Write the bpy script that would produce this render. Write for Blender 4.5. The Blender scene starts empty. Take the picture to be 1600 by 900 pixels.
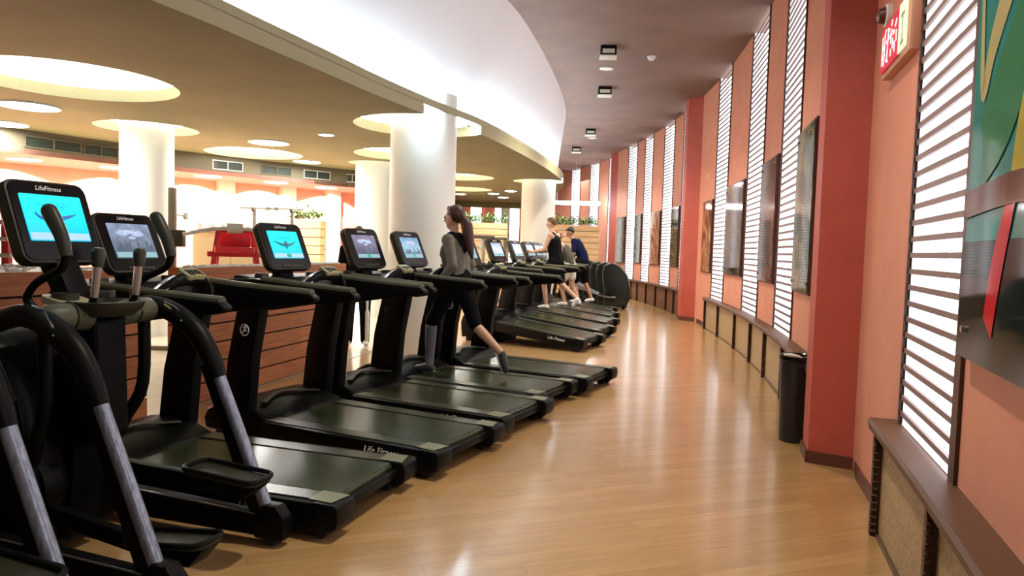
import bpy, bmesh, math, random
from mathutils import Vector, Matrix
from mathutils.geometry import tessellate_polygon
random.seed(7)
S = bpy.context.scene
COL = S.collection
PI = math.pi
# ------------------------------------------------------------------ camera, world, exposure
H = 1.47; F = 1130.0; HY = 388.0; ROLL = 0.03
PITCH = math.atan((450 - HY) * math.cos(ROLL) / F)
cam = bpy.data.cameras.new('camera'); cam.sensor_width = 36; cam.lens = F / 1600 * 36
cam.clip_start = .05; cam.clip_end = 200
camo = bpy.data.objects.new('camera', cam); COL.objects.link(camo)
_f = Vector((0, math.cos(PITCH), -math.sin(PITCH))); _r0 = Vector((1, 0, 0)); _u0 = _r0.cross(_f)
_r = _r0 * math.cos(ROLL) + _u0 * math.sin(ROLL); _u = -_r0 * math.sin(ROLL) + _u0 * math.cos(ROLL)
M = Matrix.Identity(4)
for i in range(3):
    M[i][0] = _r[i]; M[i][1] = _u[i]; M[i][2] = -_f[i]
M[2][3] = H
camo.matrix_world = M
S.camera = camo
S.view_settings.view_transform = 'Standard'; S.view_settings.look = 'None'
S.view_settings.exposure = 0.50; S.view_settings.gamma = 1.0; S.view_settings.use_curve_mapping = False
S.cycles.use_denoising = True
S.cycles.max_bounces = 8; S.cycles.diffuse_bounces = 4; S.cycles.glossy_bounces = 4
S.cycles.sample_clamp_indirect = 6.0
W = bpy.data.worlds.new('world'); S.world = W; W.use_nodes = True
W.node_tree.nodes['Background'].inputs[0].default_value = (1.0, 0.82, 0.60, 1)
W.node_tree.nodes['Background'].inputs[1].default_value = 0.14
# light strengths
E_COVE = 85.0; E_STRIP = 2.7; E_COFFER = 26.0; E_DISC = 30.0; P_DISC = 55.0; P_REAR = 650.0; P_AISLE = 68.0

# ------------------------------------------------------------------ helpers
def mat(name, col, rough=.5, metal=0., emit=None, es=0., noise=None, bump=None, coat=0., spec=None):
    m = bpy.data.materials.new(name); m.use_nodes = True
    nt = m.node_tree; b = nt.nodes['Principled BSDF']
    b.inputs['Base Color'].default_value = (*col, 1); b.inputs['Roughness'].default_value = rough
    b.inputs['Metallic'].default_value = metal
    if spec is not None: b.inputs['Specular IOR Level'].default_value = spec
    if coat: b.inputs['Coat Weight'].default_value = coat; b.inputs['Coat Roughness'].default_value = .12
    if emit:
        b.inputs['Emission Color'].default_value = (*emit, 1); b.inputs['Emission Strength'].default_value = es
    if noise:   # (scale xyz, amount)
        tc = nt.nodes.new('ShaderNodeTexCoord'); mp = nt.nodes.new('ShaderNodeMapping')
        mp.inputs['Scale'].default_value = noise[0]
        n = nt.nodes.new('ShaderNodeTexNoise'); n.inputs['Scale'].default_value = 1; n.inputs['Detail'].default_value = 4
        cr = nt.nodes.new('ShaderNodeValToRGB'); a = noise[1]
        cr.color_ramp.elements[0].position = .3; cr.color_ramp.elements[1].position = .7
        cr.color_ramp.elements[0].color = tuple(c * (1 - a) for c in col) + (1,)
        cr.color_ramp.elements[1].color = tuple(min(1, c * (1 + a)) for c in col) + (1,)
        nt.links.new(tc.outputs['Object'], mp.inputs[0]); nt.links.new(mp.outputs[0], n.inputs['Vector'])
        nt.links.new(n.outputs['Fac'], cr.inputs[0]); nt.links.new(cr.outputs[0], b.inputs['Base Color'])
        if bump:
            bp = nt.nodes.new('ShaderNodeBump'); bp.inputs['Strength'].default_value = bump; bp.inputs['Distance'].default_value = .01
            nt.links.new(n.outputs['Fac'], bp.inputs['Height']); nt.links.new(bp.outputs[0], b.inputs['Normal'])
    return m

def link(o, parent=None):
    COL.objects.link(o)
    if parent is not None: o.parent = parent
    return o

class MB:
    """collects shapes, builds ONE mesh object"""
    def __init__(s): s.v = []; s.f = []; s.mi = []; s.cur = 0; s.M = Matrix.Identity(4)
    def add(s, vs, fs):
        n = len(s.v); s.v += [tuple(s.M @ Vector(v)) for v in vs]
        s.f += [tuple(i + n for i in f) for f in fs]; s.mi += [s.cur] * len(fs); return s
    def box(s, a, b):
        x0, y0, z0 = a; x1, y1, z1 = b
        return s.add([(x0,y0,z0),(x1,y0,z0),(x1,y1,z0),(x0,y1,z0),(x0,y0,z1),(x1,y0,z1),(x1,y1,z1),(x0,y1,z1)],
                     [(0,3,2,1),(4,5,6,7),(0,1,5,4),(1,2,6,5),(2,3,7,6),(3,0,4,7)])
    def bar(s, p, q, w, h, up=(0,0,1), w2=None, h2=None):
        p = Vector(p); q = Vector(q); d = (q - p).normalized(); u = Vector(up)
        if abs(d.dot(u)) > .99: u = Vector((1,0,0))
        side = d.cross(u).normalized(); u = side.cross(d).normalized()
        w2 = w if w2 is None else w2; h2 = h if h2 is None else h2; vs = []
        for c, ww, hh in ((p, w, h), (q, w2, h2)):
            for a, b in ((-1,-1),(1,-1),(1,1),(-1,1)): vs.append(c + side * a * ww / 2 + u * b * hh / 2)
        return s.add(vs, [(3,2,1,0),(4,5,6,7),(0,1,5,4),(1,2,6,5),(2,3,7,6),(3,0,4,7)])
    def tube(s, pts, r, n=12, smooth=0, cap=True, sx=1.0):
        pts = [Vector(p) for p in pts]; rs = list(r) if isinstance(r, (list, tuple)) else [r] * len(pts)
        if smooth: pts, rs = spline(pts, rs, smooth)
        vs = []; fs = []; ref = None
        for i, p in enumerate(pts):
            d = (pts[min(i+1, len(pts)-1)] - pts[max(i-1, 0)]).normalized()
            if ref is None:
                ref = Vector((0,0,1)) if abs(d.z) < .9 else Vector((0,1,0))
            a = d.cross(ref).normalized(); b = a.cross(d).normalized(); ref = b
            for k in range(n):
                t = 2 * PI * k / n; vs.append(p + a * math.cos(t) * rs[i] * sx + b * math.sin(t) * rs[i])
        for i in range(len(pts) - 1):
            for k in range(n):
                k2 = (k + 1) % n; fs.append((i*n+k, i*n+k2, (i+1)*n+k2, (i+1)*n+k))
        if cap: fs += [tuple(range(n))[::-1], tuple(range((len(pts)-1)*n, len(pts)*n))]
        return s.add(vs, fs)
    def lathe(s, prof, c=(0,0,0), n=24):
        vs = []; fs = []; m = len(prof)
        for k in range(n):
            t = 2 * PI * k / n
            for r, z in prof: vs.append((c[0] + r * math.cos(t), c[1] + r * math.sin(t), c[2] + z))
        for k in range(n):
            k2 = (k + 1) % n
            for i in range(m - 1): fs.append((k*m+i, k2*m+i, k2*m+i+1, k*m+i+1))
        return s.add(vs, fs)
    def prism(s, poly, axis, a, b):
        """poly 2D points extruded along axis from a to b"""
        def P(u, v, w): return {'x': (w, u, v), 'y': (u, w, v), 'z': (u, v, w)}[axis]
        n = len(poly); vs = [P(u, v, a) for u, v in poly] + [P(u, v, b) for u, v in poly]
        fs = [tuple(range(n))[::-1], tuple(range(n, 2*n))] + [(i, (i+1) % n, n + (i+1) % n, n + i) for i in range(n)]
        return s.add(vs, fs)
    def quad(s, a, b, c, d): return s.add([a, b, c, d], [(0,1,2,3)])
    def ball(s, c, r, n=12, m=8, sc=(1,1,1)):
        vs = [(c[0], c[1], c[2] + r*sc[2])]; fs = []
        for j in range(1, m):
            ph = PI * j / m
            for k in range(n):
                t = 2*PI*k/n; vs.append((c[0] + r*sc[0]*math.sin(ph)*math.cos(t), c[1] + r*sc[1]*math.sin(ph)*math.sin(t), c[2] + r*sc[2]*math.cos(ph)))
        vs.append((c[0], c[1], c[2] - r*sc[2])); L = len(vs) - 1
        for k in range(n):
            k2 = (k+1) % n; fs.append((0, 1+k, 1+k2)); fs.append((L, 1+(m-2)*n+k2, 1+(m-2)*n+k))
            for j in range(m-2): fs.append((1+j*n+k, 1+(j+1)*n+k, 1+(j+1)*n+k2, 1+j*n+k2))
        return s.add(vs, fs)
    def build(s, name, mats, parent=None, bevel=0, smooth=False, seg=2):
        me = bpy.data.meshes.new(name); me.from_pydata(s.v, [], s.f)
        if not isinstance(mats, (list, tuple)): mats = [mats]
        for m in mats: me.materials.append(m)
        for p, i in zip(me.polygons, s.mi): p.material_index = i
        bm = bmesh.new(); bm.from_mesh(me); bmesh.ops.recalc_face_normals(bm, faces=bm.faces)
        if bevel:
            es = [e for e in bm.edges if len(e.link_faces) == 2 and e.calc_face_angle(0) > .5]
            bmesh.ops.bevel(bm, geom=es, offset=bevel, segments=seg, profile=.6, affect='EDGES', clamp_overlap=True)
        if smooth or bevel:
            for f in bm.faces: f.smooth = True
            for e in bm.edges:
                if len(e.link_faces) == 2 and e.calc_face_angle(0) > .6: e.smooth = False
        bm.to_mesh(me); bm.free(); me.update()
        return link(bpy.data.objects.new(name, me), parent)

def spline(pts, rs, sub):
    P = [pts[0]] + pts + [pts[-1]]; Rr = [rs[0]] + rs + [rs[-1]]; o = []; q = []
    for i in range(1, len(P) - 2):
        for k in range(sub):
            t = k / sub; a, b, c, d = P[i-1:i+3]; e, f, g, h = Rr[i-1:i+3]
            w = (-.5*t**3 + t*t - .5*t, 1.5*t**3 - 2.5*t*t + 1, -1.5*t**3 + 2*t*t + .5*t, .5*t**3 - .5*t*t)
            o.append(a*w[0] + b*w[1] + c*w[2] + d*w[3]); q.append(max(.001, e*w[0] + f*w[1] + g*w[2] + h*w[3]))
    o.append(pts[-1]); q.append(rs[-1]); return o, q
def sp2(pts, sub=6):
    o, _ = spline([Vector((p[0], p[1], 0)) for p in pts], [0.]*len(pts), sub); return [(v.x, v.y) for v in o]
def rrect(w, h, r, n=5, cx=0, cy=0):
    o = []
    for sx, sy, a0 in ((1,1,0),(-1,1,90),(-1,-1,180),(1,-1,270)):
        for k in range(n + 1):
            a = math.radians(a0 + 90 * k / n); o.append((cx + sx*(w/2-r) + r*math.cos(a), cy + sy*(h/2-r) + r*math.sin(a)))
    return o

def tag(o, label, cat, group=None, kind=None):
    o['label'] = label; o['category'] = cat
    if group: o['group'] = group
    if kind: o['kind'] = kind
    return o
def thing(name, label, cat, loc=(0,0,0), rz=0., group=None):
    o = bpy.data.objects.new(name, None); COL.objects.link(o); o.empty_display_size = .1
    o.location = loc; o.rotation_euler = (0, 0, rz); return tag(o, label, cat, group)
def struct(name, mb, m, **k):
    o = mb.build(name, m, **k); o['kind'] = 'structure'; return o
def copy_tree(o, parent=None):
    c = o.copy(); COL.objects.link(c); c.parent = parent
    for ch in list(o.children): copy_tree(ch, c)
    return c
def text(body, size, M4, m, parent, name='lettering', shear=.25, ex=.0015, align='CENTER'):
    cu = bpy.data.curves.new(name, 'FONT'); cu.body = body; cu.size = size; cu.shear = shear; cu.extrude = ex
    cu.align_x = align; cu.align_y = 'CENTER'; cu.materials.append(m); cu.resolution_u = 2
    tmp = bpy.data.objects.new(name, cu); COL.objects.link(tmp)
    dg = bpy.context.evaluated_depsgraph_get(); me = bpy.data.meshes.new_from_object(tmp.evaluated_get(dg)); me.name = name
    bpy.data.objects.remove(tmp); bpy.data.curves.remove(cu)
    o = bpy.data.objects.new(name, me); link(o, parent); o.matrix_local = M4; return o
def basis(x, y, z, loc):
    m = Matrix.Identity(4)
    for i in range(3): m[i][0] = x[i]; m[i][1] = y[i]; m[i][2] = z[i]; m[i][3] = loc[i]
    return m

# ------------------------------------------------------------------ materials
BLACK = mat('black_plastic', (.0035,.0035,.003), .42, spec=.12)
BLACKG = mat('black_gloss', (.004,.004,.004), .22, spec=.25)
FRAME = mat('black_frame', (.003,.003,.003), .5, spec=.10)
OLIVE = mat('charcoal_plastic', (.028,.028,.017), .42, spec=.3)
CORNER = mat('khaki_corner', (.15,.155,.09), .35)
GRIPM = mat('olive_grip', (.075,.075,.045), .45, spec=.3)
BELT = mat('belt_rubber', (.026,.031,.013), .26, spec=.22, noise=((12,40,1), .35))
RAILTOP = mat('footrail_grey', (.035,.038,.022), .32, spec=.3)
SILVER = mat('brushed_aluminium', (.24,.27,.34), .38, .6, noise=((60,60,3), .35))
CHROME = mat('chrome', (.7,.72,.78), .15, .9)
GREYTXT = mat('grey_lettering', (.85,.85,.82), .5)
KEYPAD = mat('keypad_khaki', (.32,.32,.17), .5)
YKEY = mat('yellow_key', (.55,.55,.12), .5)
WHITE = mat('white_plaster', (.80,.82,.83), .6)
COLUMN = mat('column_paint', (.80,.83,.76), .55)
LOWCEIL = mat('olive_ceiling', (.155,.145,.06), .8, noise=((1.2,1.2,1.2), .10))
LIPM = mat('ceiling_edge', (.42,.40,.24), .7)
UPCEIL = mat('mauve_ceiling', (.17,.10,.075), .85, noise=((1.5,1.5,1.5), .12))
BULK = mat('bulkhead_grey', (.10,.085,.05), .8)
REARC = mat('salmon_ceiling', (.60,.22,.18), .7)
SALMON = mat('salmon_wall', (.62,.26,.165), .62, noise=((3,3,3), .06))
REDP = mat('red_pillar', (.45,.080,.052), .55, noise=((3,3,3), .08))
REDPANEL = mat('red_panel', (.50,.13,.09), .6)
SKIRT = mat('dark_red_wood', (.10,.028,.016), .4)
DARKWOOD = mat('dark_wood', (.060,.022,.012), .4, noise=((30,30,4), .3))
SLATM = mat('slat_wood', (.20,.13,.12), .45)
LEDGE = mat('ledge_wood', (.11,.050,.024), .5)
BROWNP = mat('brown_grain_panel', (.17,.075,.035), .5, noise=((25,25,60), .25))
CREAM = mat('grain_panel', (.36,.25,.13), .5, noise=((25,25,60), .25))
PLANK = mat('planter_plank', (.42,.15,.06), .55, noise=((3,3,40), .25))
PALEPLANK = mat('pale_plank', (.62,.40,.20), .6, noise=((2,2,40), .2))
GAP = mat('slat_gap', (.02,.01,.008), .8)
PEBBLE = mat('white_pebbles', (.75,.72,.66), .7)
LEAF = mat('leaf_green', (.06,.17,.03), .6)
REDM = mat('red_machine', (.55,.02,.03), .35)
SCRW = mat('standoff', (.8,.78,.7), .25, .9)
RUBBER = mat('rubber', (.01,.01,.01), .7)
PALEM = mat('pale_metal', (.55,.55,.5), .35, .4)

def wood_floor():
    m = bpy.data.materials.new('laminate_floor'); m.use_nodes = True; nt = m.node_tree; b = nt.nodes['Principled BSDF']
    tc = nt.nodes.new('ShaderNodeTexCoord'); mp = nt.nodes.new('ShaderNodeMapping')
    mp.inputs['Rotation'].default_value = (0, 0, math.radians(-20))
    br = nt.nodes.new('ShaderNodeTexBrick'); br.inputs['Scale'].default_value = 1
    br.inputs['Brick Width'].default_value = 1.2; br.inputs['Row Height'].default_value = .11
    br.inputs['Mortar Size'].default_value = .0025; br.offset = .37
    br.inputs['Color1'].default_value = (.45,.275,.115,1); br.inputs['Color2'].default_value = (.38,.225,.088,1); br.inputs['Mortar'].default_value = (.33,.18,.08,1)
    n = nt.nodes.new('ShaderNodeTexNoise'); n.inputs['Scale'].default_value = 1; n.inputs['Detail'].default_value = 6
    mp2 = nt.nodes.new('ShaderNodeMapping'); mp2.inputs['Scale'].default_value = (3, 45, 1)
    mix = nt.nodes.new('ShaderNodeMixRGB'); mix.blend_type = 'MULTIPLY'; mix.inputs[0].default_value = .55
    cr = nt.nodes.new('ShaderNodeValToRGB'); cr.color_ramp.elements[0].position = .3; cr.color_ramp.elements[0].color = (.60,.55,.50,1)
    cr.color_ramp.elements[1].position = .65; cr.color_ramp.elements[1].color = (1,1,1,1)
    L = nt.links.new
    L(tc.outputs['Object'], mp.inputs[0]); L(mp.outputs[0], br.inputs['Vector']); L(mp.outputs[0], mp2.inputs[0]); L(mp2.outputs[0], n.inputs['Vector'])
    L(n.outputs['Fac'], cr.inputs[0]); L(br.outputs['Color'], mix.inputs[1]); L(cr.outputs[0], mix.inputs[2]); L(mix.outputs[0], b.inputs['Base Color'])
    b.inputs['Roughness'].default_value = .30; b.inputs['Coat Weight'].default_value = .5; b.inputs['Coat Roughness'].default_value = .13
    n2 = nt.nodes.new('ShaderNodeTexNoise'); n2.inputs['Scale'].default_value = 2.2; L(tc.outputs['Object'], n2.inputs['Vector'])
    bp = nt.nodes.new('ShaderNodeBump'); bp.inputs['Strength'].default_value = .12; bp.inputs['Distance'].default_value = .02
    L(n2.outputs['Fac'], bp.inputs['Height']); L(bp.outputs[0], b.inputs['Normal'])
    return m
FLOORM = wood_floor()
HALLM = mat('pale_tile', (.44,.37,.25), .2, noise=((4,4,4), .08))
def emis(name, col, s): return mat(name, (.8,.8,.8), .5, emit=col, es=s)
COVE = emis('cove_led', (.68,.86,1.0), E_COVE)
STRIPL = emis('light_panel_glow', (.93,.94,1.0), E_STRIP)
COFL = emis('coffer_led', (1.0,.98,.86), E_COFFER)
DISCL = emis('disc_lamp_glow', (.93,.95,1.0), E_DISC)

# ------------------------------------------------------------------ curved wall geometry (plan)
CX, CY, RW = -43.0, 17.7, 47.03
def rad(s): return RW + (.13 if s < -12.6 else .30 if s > 7.3 else 0.)
def WP(s, z, off=0.):
    th = s / RW; r = rad(s) - off
    return Vector((CX + r * math.cos(th), CY + r * math.sin(th), z))
ZS, ZC, ZL = .62, 4.85, 3.10           # strip sill, upper ceiling, low ceiling
STRIPS = [(-17.95,-16.95),(-15.22,-14.15),(-12.66,-11.52),(-10.37,-9.11),(-7.80,-6.47),(-4.75,-3.56),(-1.28,-.12),(.81,1.93),(3.12,4.05),(4.90,5.93),(7.96,9.10),(10.18,11.26),(12.35,13.45)]  # first pair is an unseen panel, included for the light it casts
# wall mesh with openings for the light panels
def arc_steps(a, b, d=.25):
    n = max(1, int(abs(b - a) / d)); return [a + (b - a) * k / n for k in range(n + 1)]
mb = MB()
edges = [-20.5] + [e for st in STRIPS for e in st] + [17.0]
def wallpiece(a, b, z0, z1):
    if a < -12.6 < b:
        wallpiece(a, -12.6001, z0, z1); wallpiece(-12.6, b, z0, z1); return
    if a < 7.3 < b:
        wallpiece(a, 7.3, z0, z1); wallpiece(7.3001, b, z0, z1); return
    st = arc_steps(a, b)
    for p, q in zip(st, st[1:]): mb.quad(WP(p, z0), WP(q, z0), WP(q, z1), WP(p, z1))
for i in range(0, len(edges), 2): wallpiece(edges[i], edges[i+1], ZS, ZC + .3)
wallpiece(-20.5, 17.0, 0, ZS)
struct('wall_right', mb, SALMON)

# floor
mb = MB(); mb.quad((-26,-6,0),(8,-6,0),(8,42,0),(-26,42,0)); struct('floor', mb, FLOORM)
RP = 41.8
def PL(y, r=RP): return CX + math.sqrt(r*r - (y - CY)**2)
mb = MB(); ys = [-4 + k for k in range(43)]
for a, b in zip(ys, ys[1:]):
    mb.quad((-26,a,.004),(PL(a, RP+.05),a,.004),(PL(b, RP+.05),b,.004),(-26,b,.004))
struct('floor_hall', mb, HALLM)

# ceilings
FB = sp2([(-4.3,-1.5),(-3.9,.5),(-3.45,2.5),(-2.92,4.1),(-2.4,5.43),(-2.17,6.12),(-1.88,6.98),(-1.5,8.15),(-.98,9.5),(-.45,10.75),(.25,13.2),(.83,15.7),(1.17,17.8),(1.24,19.6),(1.12,21.5),(.85,23.5),(.5,26)], 4)
FT = sp2([(-4.0,-1.5),(-3.5,.5),(-3.0,2.5),(-2.5,4.1),(-2.0,5.43),(-1.82,6.12),(-1.5,6.98),(-1.0,8.3),(-.45,9.45),(-.02,10.6),(.52,13.2),(.93,15.7),(1.18,17.8),(1.26,19.6),(1.14,21.5),(.87,23.5),(.52,26)], 4)
def offs(C, d):
    o = []
    for i, p in enumerate(C):
        a = Vector(C[max(0,i-1)]); b = Vector(C[min(len(C)-1,i+1)]); t = (b - a).normalized()
        o.append((p[0] - t.y * d, p[1] + t.x * d))
    return o
def boolean_cut(o, cutters):
    for c in cutters:
        md = o.modifiers.new('cut', 'BOOLEAN'); md.operation = 'DIFFERENCE'; md.object = c; md.solver = 'EXACT'
    dg = bpy.context.evaluated_depsgraph_get(); me = bpy.data.meshes.new_from_object(o.evaluated_get(dg))
    o.modifiers.clear(); o.data = me
    for c in cutters: bpy.data.objects.remove(c)
BK = sp2([(-14,2),(-11.0,6.3),(-9.4,8.8),(-8.0,11.0),(-7.0,12.6),(-5.95,14.0),(-4.9,15.1),(-3.7,16.2),(-2.4,17.3),(-2.3,26)], 4)
poly = FB + [(.5,27),(-2.3,27)] + BK[::-1][1:] + [(-14,-1.5)]
mb = MB(); mb.prism(poly, 'z', ZL, ZL + .14)
mb.v = mb.v
lowc = mb.build('ceiling_low', [LOWCEIL, LIPM])
lowc['kind'] = 'structure'
COFFERS = [(-4.76,7.80,1.06,'A'),(-4.92,13.7,.88,'B'),(-2.0,13.2,.92,'C'),(-1.30,17.1,.80,'D'),(-1.45,20.6,.8,'E'),(-7.6,5.6,1.1,'F')]
COLUMNS = [(-5.54,10.95,.372,.72),(-2.87,14.75,.36,.50),(-1.27,10.0,.45,.95),(.575,17.6,.41,.62)]
cuts = []
for x, y, r in [c[:3] for c in COFFERS] + [(c[0], c[1], c[3]) for c in COLUMNS]:
    k = MB(); k.prism([(x + r*math.cos(2*PI*i/48), y + r*math.sin(2*PI*i/48)) for i in range(48)], 'z', ZL - .2, ZL + .5)
    cuts.append(k.build('cutter', WHITE))
boolean_cut(lowc, cuts)
for p in lowc.data.polygons:
    if abs(p.normal.z) < .5: p.material_index = 1
# fascia, trough and its LED line
mb = MB(); FBi = offs(FB, .20)
lo = [(p[0], p[1], ZL + .14) for p in FBi]; hi = [(p[0], p[1], ZC) for p in FT]; n = 8
for i in range(len(lo) - 1):
    for k in range(n):
        def L_(j, t): return tuple(lo[j][q] + (hi[j][q] - lo[j][q]) * t for q in range(3))
        mb.quad(L_(i, k/n), L_(i+1, k/n), L_(i+1, (k+1)/n), L_(i, (k+1)/n))
struct('wall_fascia', mb, WHITE, smooth=True)
mb = MB(); A = offs(FB, .0); B = offs(FB, .025)
for i in range(len(A) - 1):
    for P, Q in ((A, A), (B, B)):
        mb.quad((*P[i], ZL + .13), (*P[i+1], ZL + .13), (*P[i+1], ZL + .22), (*P[i], ZL + .22))
    mb.quad((*A[i], ZL+.22), (*A[i+1], ZL+.22), (*B[i+1], ZL+.22), (*B[i], ZL+.22))
struct('trim_1', mb, LIPM)
mb = MB(); A = offs(FB, .07); B = offs(FB, .12)
for i in range(len(A) - 1):
    mb.quad((*A[i], ZL+.16), (*A[i+1], ZL+.16), (*B[i+1], ZL+.16), (*B[i], ZL+.16))
o = mb.build('cove_light_strip', COVE); tag(o, 'long white light line glowing in the trough under the curved white fascia', 'light')
# upper ceiling
top = offs(FT, .6); mb = MB()
WT = [(WP(s, 0, -.6).x, WP(s, 0, -.6).y) for s in arc_steps(-20.5, 17, .5)]
poly = top + [(-6, 30), (-6, 42)] + [(3.5,42)] + WT[::-1] + [(4, -3), (-4.5, -3)]
mb.prism(poly, 'z', ZC, ZC + .1)
struct('ceiling_high', mb, UPCEIL)
# far end wall and rear walls
mb = MB(); mb.quad((-6,34,0),(6,34,0),(6,34,ZC),(-6,34,ZC)); struct('wall_end', mb, REDPANEL)
mb = MB(); mb.box((-2.3,26.0,2.9),(.5,26.12,ZC)); struct('wall_header', mb, LOWCEIL)

# bulkhead
mb = MB()
for a, b in zip(BK, BK[1:]): mb.quad((*a, 2.72), (*b, 2.72), (*b, ZL+.05), (*a, ZL+.05))
struct('wall_bulkhead', mb, BULK)
RB = [(-17.5,5.0),(-13.5,8.0),(-9.6,12.3),(-7.35,14.7),(-6.25,15.8),(-5.2,17.0),(-4.0,18.3),(-2.35,19.8),(-1.9,26)]
poly = BK + RB[::-1]
mb = MB(); mb.prism(poly, 'z', 2.72, 2.8); struct('ceiling_rear', mb, REARC)
mb = MB(); RBs = RB
for a, b in zip(RBs, RBs[1:]): mb.quad((*a, 0), (*b, 0), (*b, 2.72), (*a, 2.72))
struct('wall_rear', mb, SALMON)

# coffers: bright recess above each hole, lamp ring hidden behind the slab edge
FLIM = offs(FB, .30)
def inside(x, y):                       # left of the fascia foot
    for a, b in zip(FLIM, FLIM[1:]):
        if min(a[1], b[1]) <= y <= max(a[1], b[1]):
            k = (y - a[1]) / (b[1] - a[1] + 1e-9); return x < a[0] + (b[0] - a[0]) * k
    return True
def part_lathe(mb, prof, c, n):
    for k in range(n):
        t0 = 2*PI*k/n; t1 = 2*PI*(k+1)/n
        for (r0, z0), (r1, z1) in zip(prof, prof[1:]):
            P = [(c[0]+r0*math.cos(t0), c[1]+r0*math.sin(t0), z0), (c[0]+r0*math.cos(t1), c[1]+r0*math.sin(t1), z0), (c[0]+r1*math.cos(t1), c[1]+r1*math.sin(t1), z1), (c[0]+r1*math.cos(t0), c[1]+r1*math.sin(t0), z1)]
            if all(inside(p[0], p[1]) for p in P): mb.add(P, [(0,1,2,3)])
def drum(x, y, r, inner=0, name='trim_2'):
    mb = MB(); R2 = r + .16; q0 = max(inner-.02, .001)
    part_lathe(mb, [(R2, ZL+.14), (R2, ZL+.30), (R2-.05, ZL+.36)] + [(R2-.05 + (q0-R2+.05)*k/8, ZL+.36+.02*k/8) for k in range(1,9)], (x, y), 64)
    o = mb.build('trim_coffer', WHITE, smooth=True); o['kind'] = 'structure'
    mb = MB(); part_lathe(mb, [(r+.07, ZL+.16), (r+.12, ZL+.17), (r+.12, ZL+.20), (r+.07, ZL+.16)], (x, y), 64)
    return mb.build('coffer_light_ring', COFL)
where = {'A': 'in the big round ceiling recess at the upper left', 'B': 'in the round recess over the pair of hanging discs', 'C': 'in the wide round recess behind the thick white column',
         'D': 'in the round recess between the thick column and the far column', 'E': 'in the farthest round ceiling recess', 'F': 'in the recess beside the picture edge, left of the big one'}
for x, y, r, k in COFFERS:
    if k == 'F': continue
    tag(drum(x, y, r), 'pale light ring ' + where[k], 'light', 'light rings in the ceiling recesses')
wc = ['the leftmost white column', 'the white column just left of the thick one', 'the thick white column', 'the far column by the runners']
for (x, y, r, rh), w in zip(COLUMNS, wc):
    tag(drum(x, y, rh, r), 'glowing light ring round the top of ' + w, 'light', 'light rings in the ceiling recesses')
    mb = MB(); mb.lathe([(r, 0), (r, ZL + .4)], (x, y, 0), 48); o = mb.build('column', COLUMN, smooth=True)
    o['kind'] = 'structure'

# ------------------------------------------------------------------ lamps in the ceilings
def area(name, loc, size, power, col, parent=None, rot=(0,0,0), spread=PI, shape='DISK', sy=None):
    l = bpy.data.lights.new(name, 'AREA'); l.shape = shape; l.size = size; l.energy = power; l.color = col; l.spread = spread
    if sy: l.size_y = sy
    o = bpy.data.objects.new(name, l); link(o, parent); o.location = loc; o.rotation_euler = rot; return o
def disc(x, y, z, r, label, power, group, spread=PI, col=(1,.97,.9), depth=.02):
    t = thing('ceiling_disc_light', label, 'ceiling light', (x, y, z), 0, group)
    mb = MB(); mb.lathe([(r+.02, 0), (r+.02, -depth), (r-.005, -depth), (r-.005, 0)], n=32); mb.build('rim', WHITE, t, smooth=True)
    mb = MB(); mb.lathe([(0.0005, -depth-.012), (r*.6, -depth-.008), (r-.006, -depth+.006)], n=32); mb.build('diffuser', DISCL, t, smooth=True)
    if power: area('lamp', (0, 0, -depth-.03), r*1.8, power, col, t, spread=spread)
    return t
G1 = 'round disc lights in the olive ceiling'
disc(-6.22,9.31,ZL,.34,'biggest round white disc light, low at the left under the large recess',P_DISC,G1)
disc(-7.63,10.83,ZL,.32,'round white disc light cut by the picture edge, below the biggest one',P_DISC,G1)
disc(-4.08,12.04,ZL,.31,'bright round disc light above the barbell, nearer of the glaring pair',P_DISC,G1)
dd = disc(-4.64,13.45,ZL,.26,'glaring disc light at the edge of the ring recess behind the nearer disc',P_DISC,G1)
mb = MB(); mb.tube([(0,0,-.01),(0,0,.27)], .02, 10); mb.build('stem', PALEM, dd)
disc(-4.21,14.71,ZL,.26,'violet-white disc light just right of the glaring pair',P_DISC,G1)
disc(-2.87,11.01,ZL,.11,'small dim recessed downlight left of the thick white column',0,G1,depth=.012)
for x, y, w in ((-1.67,22.4,'leftmost of four right of the thick column'),(-.64,21.8,'second of four right of the thick column'),(-.37,23.3,'third of four right of the thick column'),(-.12,20.6,'beside the far column, last of the four small ones')):
    disc(x, y, ZL, .17, 'small disc light, ' + w, P_DISC*.6, G1)
G2 = 'round disc lights in the salmon rear ceiling'
for (x, y), w in zip([(-8.2,12.15),(-7.2,13.1),(-6.05,14.34),(-5.04,15.36),(-4.25,16.4)],
                     ['over the blue-lit front console', 'half hidden by the leftmost white column', 'above the weight rack', 'above the dark red doorway', 'nearest the middle white column']):
    disc(x, y, 2.72, .24, 'flat white disc light in the salmon ceiling, ' + w, 14, G2)
def spot(name, loc, target, power, ang, col=(1,.95,.85), blend=.4, r=.06):
    l = bpy.data.lights.new(name, 'SPOT'); l.energy = power; l.spot_size = math.radians(ang); l.spot_blend = blend; l.color = col; l.shadow_soft_size = r
    o = bpy.data.objects.new(name, l); COL.objects.link(o); o.location = loc
    d = Vector(target) - Vector(loc); o.rotation_euler = d.to_track_quat('-Z', 'Y').to_euler(); return o
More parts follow.
